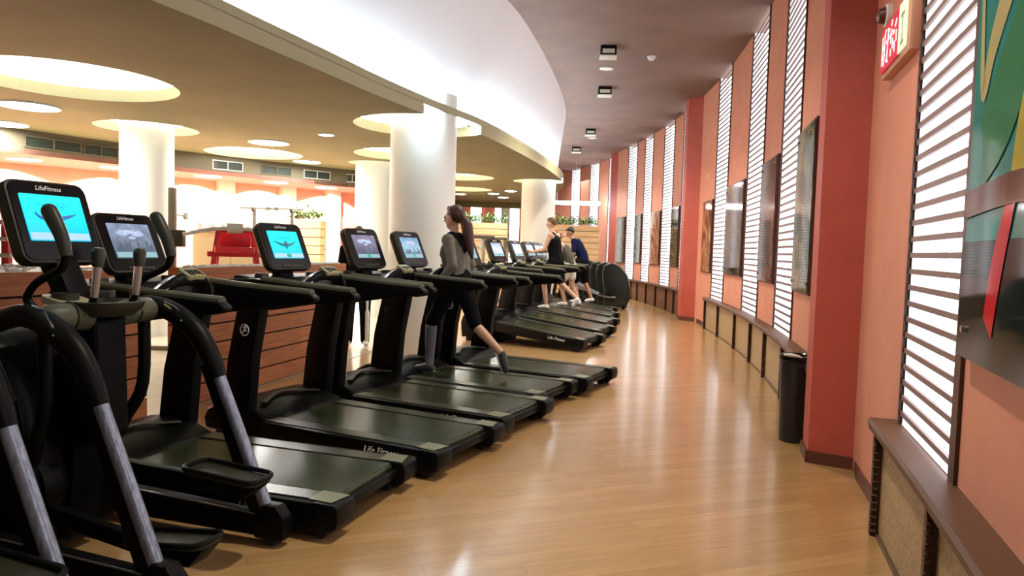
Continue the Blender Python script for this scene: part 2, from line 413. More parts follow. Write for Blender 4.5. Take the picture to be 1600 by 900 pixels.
# wall washers making the scallops on the rear wall
for (a, b) in zip(RB[1:7], RB[2:8]):
    va = Vector((*a, 0)); vb = Vector((*b, 0)); L0 = (vb - va).length; t = (vb - va).normalized(); nrm = Vector((t.y, -t.x, 0))
    k = max(1, round(L0 / 1.6))
    for j in range(k):
        p = va + t * L0 * (j + .5) / k + nrm * .42
        spot('wall_washer', (p.x, p.y, 2.70), (p.x - nrm.x*.25, p.y - nrm.y*.25, 0), P_REAR, 140, (1,.96,.92), .08)
# surface boxes and small fittings on the high ceiling
G3 = 'square speaker boxes on the high ceiling'
for (x, y), w, sz in zip([(1.48,12.2),(1.80,15.2),(2.06,20.4),(1.98,24.0),(1.0,8.0),(.4,3.6)], ['nearest and largest of the four', 'second from the front', 'third from the front', 'farthest and smallest', 'added unseen above the picture edge', 'added unseen over the viewer'], (.26,.27,.27,.28,.26,.26)):  # last two boxes are added out of view to light the foreground floor
    t = thing('ceiling_box_light', 'square ceiling box with black sides and pale face, ' + w, 'ceiling light', (x, y, ZC), math.radians(-4), G3)
    mb = MB(); mb.box((-sz/2,-sz/2,-.16),(sz/2,sz/2,0)); mb.build('housing', BLACK, t, bevel=.008)
    mb = MB(); mb.box((-sz/2-.012,-sz/2-.012,-.178),(sz/2+.012,sz/2+.012,-.160)); mb.box((-sz/2+.03,-sz/2-.006,-.13),(sz/2-.03,-sz/2,-.06))
    mb.build('face_plate', mat('box_face', (.50,.47,.38), .5), t, bevel=.004)
    area('lamp', (0, 0, -.2), .2, P_AISLE * (1 if y > 9 else .68), (1,.90,.74), t, spread=2.0)
G4 = 'small round fittings on the high ceiling'
for (x, y, r), w in zip([(1.63,13.6,.13),(2.27,21.9,.14)], ['between the first two ceiling boxes', 'between the last two ceiling boxes']):
    t = thing('recessed_downlight', 'flat round pale downlight ' + w, 'ceiling light', (x, y, ZC), 0, G4)
    mb = MB(); mb.lathe([(.0005,-.012),(r*.8,-.012)], n=28); mb.build('lens', mat('dim_lens', (.75,.72,.62), .5), t)
    mb = MB(); mb.lathe([(r*.8,-.012),(r*.82,-.02),(r,-.012),(r,0)], n=28); mb.build('rim', PALEM, t, smooth=True)
t = thing('smoke_detector', 'small round white smoke detector on the high ceiling right of the boxes', 'smoke detector', (2.29,12.7,ZC))
mb = MB(); mb.lathe([(.075,0),(.075,-.02),(.06,-.035)], n=24); mb.build('base', WHITE, t, smooth=True)
mb = MB(); mb.lathe([(.055,-.03),(.045,-.06),(.0005,-.068)], n=24); mb.build('sensor_dome', WHITE, t, smooth=True)

# ------------------------------------------------------------------ pillars, skirting
def pillar(name, L, I, L2, extra, zt=ZC):
    P = [L, I, extra[0], extra[1], L2]
    mb = MB(); mb.prism(P, 'z', 0, zt); struct(name, mb, REDP)
def v2(p): return (p[0], p[1])
pillar('pillar', (2.16,5.13), (2.43,4.96), (2.24,5.42), ((2.9,4.95),(2.9,5.42)))
pillar('pillar', (3.73,15.93), (4.05,15.62), (3.76,16.33), ((4.6,15.62),(4.6,16.33)))
q = [WP(7.68,0,.36), WP(7.15,0,0), WP(7.78,0,.36)]
pillar('pillar', v2(q[0]), v2(q[1]), v2(q[2]), (v2(WP(7.15,0,-.6)), v2(WP(7.8,0,-.6))))
def skirt(name, pts, h=.085, th=.018):
    mb = MB()
    for a, b in zip(pts, pts[1:]):
        a = Vector((*a, 0)); b = Vector((*b, 0)); t = (b - a).normalized()
        mb.bar(a - t*.005 + Vector((0,0,h/2)), b + t*.01 + Vector((0,0,h/2)), th*2, h)
    struct(name, mb, SKIRT)
skirt('baseboard_right', [(2.24,5.42),(2.16,5.13),(2.43,4.96)] + [v2(WP(s, 0)) for s in arc_steps(-13.1,-14.05)])
skirt('baseboard_far', [(3.76,16.33),(3.73,15.93),(4.03,15.64)] + [v2(WP(s, 0)) for s in arc_steps(-2.3,-3.4)])
skirt('baseboard_end', [v2(WP(7.78,0,.36)), v2(WP(7.68,0,.36)), v2(WP(7.15,0,0)), v2(WP(6.0,0,0))])

# wainscot: grainy panels, dark posts, sill ledge
def wainscot(name, a, b, posts, pm=None):
    mb = MB(); st = arc_steps(a, b, .3)
    for p, q in zip(st, st[1:]):
        mb.quad(WP(p,0,.07), WP(q,0,.07), WP(q,.56,.07), WP(p,.56,.07))
    for e in (a, b): mb.quad(WP(e,0,.07), WP(e,0,0), WP(e,.56,0), WP(e,.56,.07))
    struct(name, mb, pm or CREAM)
    mb = MB()
    for p, q in zip(st, st[1:]):
        c0 = [WP(p,.56,-.02), WP(p,.56,.13), WP(p,.60,.14), WP(p,.62,.13), WP(p,.62,-.02)]; c1 = [WP(q,z,o) for z, o in ((.56,-.02),(.56,.13),(.60,.14),(.62,.13),(.62,-.02))]
        for i in range(4): mb.quad(c0[i], c1[i], c1[i+1], c0[i+1])
        mb.quad(WP(p,.0,.07), WP(q,0,.07), WP(q,0,.085), WP(p,0,.085)); mb.quad(WP(p,0,.085), WP(q,0,.085), WP(q,.025,.08), WP(p,.025,.08))
    for e in (a, b): mb.add([WP(e,.56,-.02), WP(e,.56,.13), WP(e,.60,.14), WP(e,.62,.13), WP(e,.62,-.02)], [(0,1,2,3,4)])
    struct(name.replace('wall_wainscot', 'trim_ledge'), mb, LEDGE)
    mb = MB()
    for s in posts:
        c = WP(s, 0, .085); c1 = WP(s, .56, .085); t = (WP(s+.1,0,0) - WP(s,0,0)).normalized(); o = (WP(s,0,.1) - WP(s,0,0)).normalized()
        mb.bar(c, c1, .05, .05, up=o)
        for k in range(14):                                 # sawtooth edge
            z = .03 + k * .038; b0 = WP(s, z, .085) - t*.03
            mb.add([b0 + Vector((0,0,-.013)), b0 + Vector((0,0,.013)), b0 - t*.014, b0 + Vector((0,0,-.013)) + o*.03, b0 + Vector((0,0,.013)) + o*.03, b0 - t*.014 + o*.03],
                   [(0,1,2),(3,5,4),(0,2,5,3),(1,4,5,2),(0,3,4,1)])
    struct(name.replace('wall_wainscot', 'trim_posts'), mb, DARKWOOD)
wainscot('wall_wainscot_near', -19.5, -14.05, [-19.2,-18.0,-16.9,-15.27,-14.10])
wainscot('wall_wainscot_middle', -12.7, -3.42, [-11.5,-10.42,-9.06,-7.85,-6.42,-4.80,-3.48])
wainscot('wall_wainscot_far', -1.5, 6.1, [-.08,.78,1.97,3.07,4.1,4.85,6.0], BROWNP)
wainscot('wall_wainscot_end', 7.95, 13.6, [9.15,10.13,11.3,12.3,13.5])

# slatted light panels
def light_panel(a, b, label):
    ps = (a + b) / 2; t = thing('slatted_light_panel', label, 'light panel', tuple(WP(ps, 0, 0)), 0, 'slatted light panels on the curved wall')
    base = WP(ps, 0, 0)
    def Q(s, z, off): return WP(s, z, off) - base
    D = -.16
    mb = MB(); mb.quad(Q(a+.04,ZS,D), Q(b-.04,ZS,D), Q(b-.04,ZC,D), Q(a+.04,ZC,D)); mb.build('light_diffuser', STRIPL, t)
    mb = MB()
    for e, g in ((a, 1), (b, -1)):
        mb.quad(Q(e+g*.045,ZS,D), Q(e+g*.045,ZC,D), Q(e+g*.045,ZC,.0), Q(e+g*.045,ZS,.0))
    mb.quad(Q(a,ZS+.004,D), Q(b,ZS+.004,D), Q(b,ZS+.004,0), Q(a,ZS+.004,0)); mb.build('reveal', WHITE, t)
    mb = MB()
    for e, g in ((a, 1), (b, -1)):
        wd = (.085 if a < -14 else .05) if g == 1 else .02
        c = Q(e + g*wd/2, ZS, .0); c1 = Q(e + g*wd/2, ZC, .0); o = (WP(e,0,.1) - WP(e,0,0)).normalized()
        mb.bar(c, c1, wd, .03, up=o)
    mb.build('frame', DARKWOOD, t)
    mb = MB(); k = 0; z = ZS + .06
    while z < ZC - .02:
        mb.bar(Q(a+.03, z, .0), Q(b-.01, z, .0), .014, .026); z += .0815
    mb.build('slats', SLATM, t)
lab = {-17.95:'unseen white slatted light panel past the framed print, added for its light', -15.22:'tall white slatted light panel at the right, nearest fully seen, beside the exit-style sign',
 -12.66:'slatted light panel mostly hidden behind the near red pillar, above the bin', -10.37:'white slatted light panel, first left of the near red pillar beside the tallest print', -7.80:'white slatted light panel, middle of the three between the two pillars',
 -4.75:'white slatted light panel nearest the second red pillar, on its near side', -1.28:'narrow sliver of slatted light panel just left of the second red pillar', .81:'slatted light panel, rightmost full one beyond the second pillar',
 3.12:'slatted light panel, middle one beyond the second pillar', 4.90:'slatted light panel, leftmost before the third pillar, behind the row of covered trainers',
 7.96:'slatted light panel just left of the third pillar, ending above a dark cabinet', 10.18:'far slatted light panel behind the hedge, second from the third pillar', 12.35:'farthest slatted light panel beside the white fascia tip'}
for a, b in STRIPS: light_panel(a, b, lab[a])

# framed glossy prints
def print_mat(name, stops, scale, dist=3.):
    m = bpy.data.materials.new(name); m.use_nodes = True; nt = m.node_tree; b = nt.nodes['Principled BSDF']
    tc = nt.nodes.new('ShaderNodeTexCoord'); mp = nt.nodes.new('ShaderNodeMapping'); mp.inputs['Scale'].default_value = scale
    n = nt.nodes.new('ShaderNodeTexNoise'); n.inputs['Scale'].default_value = 1; n.inputs['Detail'].default_value = 3; n.inputs['Distortion'].default_value = dist
    cr = nt.nodes.new('ShaderNodeValToRGB'); e = cr.color_ramp.elements
    e[0].position = stops[0][0]; e[0].color = (*stops[0][1], 1); e[1].position = stops[-1][0]; e[1].color = (*stops[-1][1], 1)
    for p, c in stops[1:-1]: k = e.new(p); k.color = (*c, 1)
    L = nt.links.new; L(tc.outputs['Object'], mp.inputs[0]); L(mp.outputs[0], n.inputs['Vector']); L(n.outputs['Fac'], cr.inputs[0]); L(cr.outputs[0], b.inputs['Base Color'])
    b.inputs['Roughness'].default_value = .06; b.inputs['IOR'].default_value = 1.16
    return m
PD = print_mat('dark_print', [(.3,(.01,.012,.01)),(.5,(.03,.035,.022)),(.62,(.13,.10,.055)),(.75,(.03,.045,.03))], (1.2,1.2,1.6))
PG = print_mat('green_print', [(.3,(.01,.02,.015)),(.5,(.03,.10,.06)),(.6,(.25,.24,.14)),(.75,(.02,.03,.03))], (1.5,1.5,1.2))
PB = print_mat('brown_print', [(.3,(.10,.03,.02)),(.5,(.25,.10,.05)),(.62,(.40,.26,.16)),(.75,(.12,.05,.03))], (2,2,1.2))
def wall_print(a, b, z0, z1, m, label, motifs=None):
    ps = (a + b) / 2; base = WP(ps, 0, 0)
    t = thing('wall_print', label, 'wall picture', tuple(base), 0, 'tall glossy prints on the curved wall')
    def Q(s, z, off): return WP(s, z, off) - base
    mb = MB(); mb.add([Q(a,z0,.006),Q(b,z0,.006),Q(b,z1,.006),Q(a,z1,.006),Q(a,z0,.035),Q(b,z0,.035),Q(b,z1,.035),Q(a,z1,.035)],
                      [(0,3,2,1),(4,5,6,7),(0,1,5,4),(1,2,6,5),(2,3,7,6),(3,0,4,7)]); mb.build('backing_board', SKIRT, t)
    mb = MB(); e = .02; mb.add([Q(a+e,z0+e,.036),Q(b-e,z0+e,.036),Q(b-e,z1-e,.036),Q(a+e,z1-e,.036),Q(a+e,z0+e,.044),Q(b-e,z0+e,.044),Q(b-e,z1-e,.044),Q(a+e,z1-e,.044)],
                      [(0,3,2,1),(4,5,6,7),(0,1,5,4),(1,2,6,5),(2,3,7,6),(3,0,4,7)]); pr = mb.build('print', m, t)
    if motifs:
        for mi_, (nm, mm, pts, w) in enumerate(motifs):
            q = MB(); n = len(pts); L, R_ = [], []
            pts2, ws = spline([Vector((p[0], p[1], 0)) for p in pts], [w]*n if not isinstance(w, list) else w, 6)
            for i, p in enumerate(pts2):
                d = (pts2[min(i+1, len(pts2)-1)] - pts2[max(0, i-1)]).normalized(); nn = Vector((-d.y, d.x, 0)) * ws[i]
                for lst, sg in ((L, 1), (R_, -1)):
                    pp = p + nn * sg; fx_ = min(1, max(0, pp.x)); zz_ = z0 + (z1 - z0) * min(1, max(0, pp.y)); lst.append(Q(b, zz_, .0445 + .0008*(1+mi_)).lerp(Q(a, zz_, .0445 + .0008*(1+mi_)), fx_))
            for i in range(len(L) - 1): q.quad(L[i], L[i+1], R_[i+1], R_[i])
            q.build(nm, mm, pr)
    for s in (a + .09, b - .09):
        for z in (z0 + .1, z1 - .1):
            c = Q(s, z, .0); o = (WP(s,0,.1) - WP(s,0,0)).normalized(); k = MB(); k.tube([c + o*.044, c + o*.058], .014, 12); k.build('standoff_cap', SCRW, t)
    return t
def glossy(name, col):
    m = mat(name, col, .06); m.node_tree.nodes['Principled BSDF'].inputs['IOR'].default_value = 1.16; return m
TEAL = glossy('print_teal', (.02,.22,.20)); PYEL = glossy('print_yellow', (.42,.36,.06)); PRED = glossy('print_red', (.55,.02,.03)); PDK = glossy('print_dark', (.012,.018,.018)); PGRN = glossy('print_green', (.03,.20,.09)); PPALE = glossy('print_pale', (.45,.42,.2))
wall_print(-16.85,-15.28,1.13,3.3,TEAL,'large teal and yellow glossy print at the right picture edge, dark at its foot',
  [('motif_dark', PDK, [(0.5,.0),(0.5,.19)], [1.2,1.2]), ('motif_loop', PPALE, [(.06,.72),(.05,.6),(.09,.43),(.16,.5),(.35,.62),(.7,.8)], [.02,.012,.018,.03,.04,.05]),
   ('motif_green', PGRN, [(.12,.33),(.3,.42),(.55,.6)], [.06,.08,.03]), ('motif_red_band', PRED, [(.24,.06),(.28,.15),(.36,.26)], [.035,.035,.02]), ('motif_red', PRED, [(.42,.38),(.5,.5),(.7,.7)], [.02,.12,.16]),
   ('motif_yellow', PYEL, [(.36,.26),(.44,.36),(.6,.44)], [.03,.06,.03]), ('motif_slat_reflection', glossy('print_reflection_brown', (.10,.05,.025)), [(.0,.25),(.35,.26),(.6,.25)], [.022,.022,.022])])  # thin brown band paints a reflection of slats into the print
wall_print(-11.46,-10.42,1.13,2.70,PG,'tallest dark green print, between the first two light panels left of the near pillar')
wall_print(-9.05,-7.86,1.13,2.70,PD,'dark glossy print, second from the near pillar, mirroring light strips')
wall_print(-6.41,-4.81,1.13,2.66,PD,'dark print with a pale figure, third from the near red pillar')
wall_print(-3.50,-2.60,1.10,2.55,PB,'narrow brown print just right of the second red pillar')
wall_print(-.06,.76,1.13,2.62,PD,'dark print immediately left of the narrow sliver panel by the second pillar')
wall_print(1.98,3.07,1.13,2.62,PB,'brown print in the middle of the wall beyond the second pillar')
wall_print(4.11,4.85,1.13,2.62,PD,'narrow dark print right of the covered trainers')
wall_print(5.98,6.95,1.10,2.62,PD,'farthest dark print, beside the third red pillar')

# emergency sign near the pillar
def wall_frame(s, z, off):     # local axes: x along wall toward the camera, y up, z out of the wall
    o = (WP(s,0,.1) - WP(s,0,0)).normalized(); x = (WP(s-.1,0,0) - WP(s,0,0)).normalized(); return basis(x, Vector((0,0,1)), o, WP(s, z, off))
t = thing('wall_sign', 'red and white sign in a pale frame, high by the near pillar', 'sign'); t.matrix_world = wall_frame(-13.72, 2.72, 0)
mb = MB(); mb.box((-.36,-.16,0),(.36,.16,.05)); mb.build('frame', mat('sign_frame', (.62,.36,.25), .5), t, bevel=.006)
mb = MB(); mb.box((-.33,-.13,.058),(.14,.13,.064)); mb.build('red_panel', mat('sign_red', (.62,.01,.04), .4, emit=(.75,.02,.07), es=.25), t)
mb = MB(); mb.box((.14,-.13,.058),(.33,.13,.064)); pp = mb.build('white_panel', mat('sign_white', (.8,.82,.6), .4, emit=(.9,.9,.6), es=.5), t)
mb = MB()
def gl(*L):
    for x0, y0, x1, y1 in L: mb.bar((x0,y0,.0655), (x1,y1,.0655), .016, .002, up=(0,0,1))
gl((-.29,-.09,-.29,.08),(-.24,-.10,-.22,.07),(-.29,.0,-.23,.02),(-.27,-.05,-.21,-.04),(-.24,.07,-.20,.10),
   (-.15,-.10,-.13,.09),(-.18,-.08,-.12,-.10),(-.18,.02,-.10,.03),(-.15,.09,-.09,.07),
   (-.05,-.09,-.05,-.05),(-.05,-.02,-.05,.05),(-.08,.03,-.02,.05),(-.05,.08,-.03,.11),(.0,-.06,.0,.0),(.0,.02,.04,.03),(.05,-.09,.05,-.03),(.05,.05,.09,.08),(.09,-.04,.09,.02))
mb.build('white_characters', mat('sign_chars', (.95,.92,.9), .4, emit=(1,.95,.93), es=.7), t)
mb = MB(); mb.box((.20,.05,.0642),(.28,.07,.066)); mb.box((.23,-.08,.0642),(.25,.05,.066)); mb.box((.20,-.10,.0642),(.28,-.08,.066))
mb.build('green_mark', mat('sign_green', (.35,.5,.25), .5), pp)
t = thing('alarm_sounder', 'small dark alarm fitting with white rim above the red sign', 'alarm'); t.matrix_world = wall_frame(-13.27, 2.98, 0)
mb = MB(); mb.M = Matrix.Rotation(0, 4, 'X'); mb.lathe([(.0005,.0),(.07,.0),(.07,.03),(.055,.035)], n=24); mb.build('rim', WHITE, t, smooth=True)
mb = MB(); mb.lathe([(.055,.03),(.04,.07),(.0005,.085)], n=24); mb.build('dome', SKIRT, t, smooth=True)
t = thing('wall_sensor', 'tiny pale sensor dot on the red wall right of the second pillar', 'sensor'); t.matrix_world = wall_frame(-2.75, 3.05, 0)
mb = MB(); mb.lathe([(.04,0),(.035,.03),(.0005,.04)], n=16); mb.build('dome', mat('sensor_pale', (.9,.7,.4), .4), t, smooth=True)
mb = MB(); mb.lathe([(.05,0),(.045,.008),(.0005,.008)], n=16); mb.build('plate', WHITE, t)

# bin behind the pillar
t = thing('waste_bin', 'black cylindrical waste bin standing against the near red pillar', 'bin', (2.28,5.73,0))
mb = MB(); mb.lathe([(.0005,0),(.10,0),(.105,.02),(.118,.66),(.113,.66),(.10,.05),(.0005,.05)], n=32); mb.build('body', mat('bin_black', (.012,.012,.014), .3), t, smooth=True)
mb = MB(); mb.lathe([(.120,.645),(.127,.655),(.127,.685),(.115,.695),(.103,.685),(.103,.66)], n=32); mb.build('rim', BLACKG, t, smooth=True)
mb = MB(); mb.tube([(-.11,-.04,.695),(-.08,-.09,.70),(-.02,-.115,.69),(.035,-.115,.66)], [.008,.016,.012,.006], 6, smooth=3); mb.build('bag_edge', mat('bag', (.6,.6,.5), .4), t, smooth=True)

# ------------------------------------------------------------------ treadmills
def U2(w): return w
def console_screen(parent, cx, cz, tilt, w, h, kind, name='screen', far=False):
    """screen sits on a console whose face looks back (-x local) and up; returns frame matrix"""
    X = Vector((0, 1, 0)) * -1; Z = Vector((-math.cos(tilt), 0, math.sin(tilt))); Y = Vector((math.sin(tilt), 0, math.cos(tilt)))
    fr = basis(X, Y, Z, Vector((cx, 0, cz)))
    return fr
def scr_mat(kind):
    m = bpy.data.materials.new('screen_' + kind); m.use_nodes = True; nt = m.node_tree; b = nt.nodes['Principled BSDF']
    tc = nt.nodes.new('ShaderNodeTexCoord'); sep = nt.nodes.new('ShaderNodeSeparateXYZ'); L = nt.links.new
    cr = nt.nodes.new('ShaderNodeValToRGB'); e = cr.color_ramp.elements
    pal = {'teal': [(.0,(.0,.42,.62)),(.35,(.0,.62,.80)),(1,(.02,.80,.85))], 'city': [(0,(.05,.09,.10)),(.4,(.13,.16,.22)),(1,(.22,.27,.38))],
           'dusk': [(0,(.06,.05,.09)),(.5,(.13,.12,.19)),(1,(.20,.17,.26))], 'map': [(0,(.10,.25,.35)),(.5,(.25,.42,.55)),(1,(.12,.28,.42))], 'pale': [(0,(.45,.52,.62)),(.5,(.62,.68,.8)),(1,(.35,.42,.55))]}[kind]
    e[0].position = pal[0][0]; e[0].color = (*pal[0][1],1); e[1].position = 1; e[1].color = (*pal[2][1],1); k = e.new(pal[1][0]); k.color = (*pal[1][1],1)
    mp = nt.nodes.new('ShaderNodeMath'); mp.operation = 'MULTIPLY_ADD'; mp.inputs[1].default_value = 1/.23; mp.inputs[2].default_value = .5
    n = nt.nodes.new('ShaderNodeTexNoise'); n.inputs['Scale'].default_value = 14; n.inputs['Detail'].default_value = 5
    mx = nt.nodes.new('ShaderNodeMixRGB'); mx.blend_type = 'OVERLAY'; mx.inputs[0].default_value = {'teal': .05, 'city': .9, 'dusk': .8, 'map': .7, 'pale': .5}[kind]
    L(tc.outputs['Object'], sep.inputs[0]); L(sep.outputs['Y'], mp.inputs[0]); L(mp.outputs[0], cr.inputs[0]); L(tc.outputs['Object'], n.inputs['Vector'])
    L(cr.outputs[0], mx.inputs[1]); L(n.outputs['Fac'], mx.inputs[2]); L(mx.outputs[0], b.inputs['Emission Color'])
    b.inputs['Base Color'].default_value = (.01,.01,.01,1); b.inputs['Emission Strength'].default_value = 1.0; b.inputs['Roughness'].default_value = .15
    return m
SM = {k: scr_mat(k) for k in ('teal','city','dusk','map','pale')}
def e1(n, c, s=1.): return mat(n, (.02,.02,.02), .4, emit=c, es=s)
SC_BLUE = e1('figure_blue', (.02,.10,.32)); SC_DARK = e1('figure_dark', (.02,.12,.16)); SC_BAR = e1('bar_pale', (.35,.55,.72)); SC_GRN = e1('button_green', (.0,.33,.22)); SC_INK = e1('script_ink', (.0,.40,.48)); SC_BAR2 = e1('bar_grey', (.22,.38,.42)); SC_PALE = e1('pale_ink', (.55,.62,.75))
def add_screen(parent, fr, kind, fig='diver', w=.315, h=.225):
    mb = MB(); mb.prism(rrect(w, h, .006, 3), 'z', 0, .004); s = mb.build('screen', SM[kind], parent); s.matrix_local = fr
    z = .0045
    mb = MB(); mb.prism(rrect(w-.01, .034, .002, 2, cy=-h/2+.022), 'z', z, z+.0005); mb.build('menu_bar', SC_BAR if kind == 'teal' else SC_BAR2, s)
    mb = MB(); mb.prism(rrect(.05, .030, .008, 3, cx=0, cy=-h/2+.022), 'z', z+.0006, z+.001); mb.build('menu_button', SC_GRN, s)
    mb = MB()
    ink = SC_INK if kind == 'teal' else SC_PALE
    x = -w*.25
    pts = []
    for i in range(26):
        pts.append((x + i * w*.5/25, h*.27 + .011*math.sin(i*2.1) + .006*math.sin(i*.9), z+.001))
    mb.tube(pts, .0012, 4); mb.tube([(p[0]+.004, p[1]-.008 + .006*math.cos(i*1.7), p[2]) for i, p in enumerate(pts[4:22])], .001, 4)
    mb.build('script_caption', ink, s)
    if fig == 'diver':
        mb = MB()
        mb.tube([(-.105,.022,z+.002),(-.085,.0,z+.002),(-.05,-.008,z+.002),(-.005,-.014,z+.002),(.03,-.002,z+.002),(.075,.01,z+.002),(.108,.022,z+.002)], [.003,.006,.009,.014,.010,.006,.002], 8, smooth=3)
        mb.tube([(-.01,.0,z+.002),(-.012,.018,z+.002)], [.008,.004], 8); mb.tube([(-.03,-.012,z+.002),(0,-.03,z+.002),(.02,-.02,z+.002)], [.004,.008,.003], 8)
        mb.build('swimmer_figure', SC_BLUE, s)
    elif fig == 'bird':
        mb = MB()
        mb.tube([(-.115,.028,z+.002),(-.06,.004,z+.002),(0,-.006,z+.002),(.06,.004,z+.002),(.115,.028,z+.002)], [.002,.008,.013,.008,.002], 8, smooth=3)
        mb.tube([(0,.03,z+.002),(0,0,z+.002),(0,-.035,z+.002)], [.005,.014,.003], 8, smooth=3); mb.build('bird_figure', SC_DARK, s)
    elif fig == 'skyline':
        mb = MB(); random.seed(3)
        for i in range(12):
            hh = random.uniform(.015,.07); mb.box((-.14+i*.023,-h/2+.042,z),(-.14+i*.023+.016,-h/2+.042+hh,z+.0006))
        mb.build('skyline_picture', e1('sky_ink', (.05,.08,.12)), s)
        mb = MB()
        for cx_, cy_, r in ((-.06,.05,.03),(-.02,.06,.022),(.05,.045,.03),(.0,.02,.018)): mb.prism([(cx_+r*1.6*math.cos(a*PI/6), cy_+r*.6*math.sin(a*PI/6)) for a in range(12)], 'z', z, z+.0004)
        mb.build('cloud_picture', e1('cloud_ink', (.32,.40,.58)), s)
    return s

def arm_profile(mb, x0, x1, y, zt0, zt1, w, d0, d1):
    pass
INC = {}
def make_treadmill(incline=0.):
    t = thing('treadmill', '', 'treadmill')
    tn = math.tan(math.asin(incline / 1.9)) if incline else 0.
    Rm = Matrix.Translation((.06,0,.0)) @ Matrix.Rotation(-math.atan(tn), 4, 'Y') @ Matrix.Translation((-.06,0,0))
    def B(mb, name, m, par=t, **k): return mb.build(name, m, par, **k)
    # deck frame
    mb = MB(); mb.M = Rm
    side = [(.10,.035),(.03,.07),(.0,.13),(.0,.172),(.04,.182),(1.45,.188),(1.45,.025),(.16,.025)] if not incline else [(.03,.09),(.0,.13),(.0,.172),(.04,.182),(1.45,.188),(1.45,.05),(.25,.05),(.12,.075)]
    for y0, y1 in ((-.46,-.30),(.30,.46)): mb.prism(side, 'y', y0, y1)
    mb.box((.03,-.30,.10),(1.5,.30,.150)); B(mb, 'deck_frame', BLACK, bevel=.008)
    # running belt
    mb = MB(); mb.M = Rm
    pr = [(1.48,.186),(.09,.186)] + [(.09 - .028*math.sin(a*PI/6), .158 + .028*math.cos(a*PI/6)) for a in range(1,7)] + [(1.48,.130)]
    mb.prism(pr, 'y', -.285, .285); B(mb, 'running_belt', BELT, smooth=True)
    for sg in (-1, 1):
        mb = MB(); mb.M = Rm; mb.add([(.06,sg*.30,.188),(1.46,sg*.30,.194),(1.46,sg*.43,.194),(.06,sg*.41,.188),(.06,sg*.30,.178),(1.46,sg*.30,.178),(1.46,sg*.43,.178),(.06,sg*.41,.178)],
              [(0,1,2,3),(4,7,6,5),(0,4,5,1),(1,5,6,2),(2,6,7,3),(3,7,4,0)]); B(mb, 'foot_rail', RAILTOP)
        mb = MB(); mb.M = Rm; mb.prism([(-.01,.07),(-.02,.12),(-.015,.170),(.0,.186),(.12,.190),(.13,.05),(.02,.05)], 'y', *( (sg*.29, sg*.468) if sg > 0 else (sg*.468, sg*.29)))
        c = B(mb, 'end_cap', BLACK, bevel=.008)
        mb = MB(); mb.M = Rm; mb.add([(.005,sg*.30,.1905),(.16,sg*.30,.1945),(.16,sg*.435,.1945),(.03,sg*.44,.191)], [(0,1,2,3)]); mb.build('corner_plate', CORNER, c)
        mb = MB(); mb.M = Rm; mb.tube([(.09,sg*.39,.034),(.09,sg*.44,.034)], .032, 16); B(mb, 'rear_roller_wheel', RUBBER)
        mb = MB(); mb.box((.10,sg*.36-.03,0),(.17,sg*.36+.03,.075)); B(mb, 'foot', RUBBER, bevel=.006)
    # motor hood
    hz = incline * .95
    mb = MB()
    prof = [(1.43,.05+hz*.8),(1.43,.195+hz*.82),(1.55,.245+hz),(1.72,.285+hz),(1.92,.27+hz),(2.04,.21+hz),(2.08,.14+hz*.8),(2.06,.05)]
    mb.prism(prof, 'y', -.43, .43); B(mb, 'motor_hood', BLACK, bevel=.035, seg=3)
    mb = MB(); mb.tube([(1.60,-.30,.275+hz),(1.72,0,.300+hz),(1.60,.30,.275+hz)], .010, 8, smooth=5, sx=2.5); B(mb, 'hood_stripe', OLIVE, smooth=True)
    mb = MB(); mb.box((1.5,-.38,0),(2.0,.38,.09)); B(mb, 'front_base', FRAME, bevel=.01)
    if incline:
        mb = MB(); mb.prism([(1.5,.06),(2.0,.06),(1.95,.06+hz),(1.55,.06+hz)], 'y', -.36, .36); B(mb, 'lift_frame', FRAME)
    # uprights and arms
    for sg in (-1, 1):
        mb = MB(); y = sg*.415
        poly_ = [(1.86,.08),(1.60,.10),(1.555,.62),(1.47,1.03),(1.68,1.10),(1.80,.6)]
        mb.prism(poly_, 'y', y-.045, y+.045); u = B(mb, 'upright', BLACK, bevel=.018)
        if True:                                    # ring emblem on the outer face
            e = MB(); yy = y + sg*.047; cz, cxx = .83, 1.625
            Mx = basis(Vector((-sg,0,0)), Vector((0,0,1)), Vector((0,sg,0)), Vector((cxx, yy, cz))); e.M = Mx
            ring = [(.040*math.cos(a*PI/14), .040*math.sin(a*PI/14), .001) for a in range(29)]
            e.tube(ring, .0042, 5, cap=False)
            e.tube([(-.022,.014,.001),(-.002,.022,.001),(.010,.012,.001),(-.008,0,.001),(.004,-.006,.001),(.026,-.002,.001)], [.003,.008,.007,.006,.006,.002], 6, smooth=3)
            e.tube([(-.006,-.004,.001),(-.016,-.02,.001),(-.026,-.026,.001)], [.006,.005,.002], 6, smooth=2); e.ball((.010,.026,.001), .007, 8, 6)
            e.build('round_emblem', GREYTXT, u)
        mb = MB()
        top_ = [(.66,1.125),(.70,1.152),(1.2,1.175),(1.56,1.20),(1.80,1.19),(1.86,1.10),(1.70,1.0),(1.40,.985),(1.05,1.045),(.72,1.085),(.665,1.10)]
        mb.prism(top_, 'y', y-.035, y+.035); a_ = B(mb, 'handrail', BLACK, bevel=.022, seg=3)
        mb = MB(); mb.tube([(.70,y,1.145),(1.2,y,1.168),(1.5,y,1.19)], .034, 10, sx=.95); mb.build('handrail_grip', GRIPM, a_, smooth=True)
    # dash, cup holders, console
    mb = MB(); mb.prism([(1.52,1.06),(1.50,1.13),(1.60,1.20),(1.80,1.22),(1.86,1.14),(1.75,1.04)], 'y', -.40, .40); B(mb, 'dash_tray', BLACK, bevel=.02)
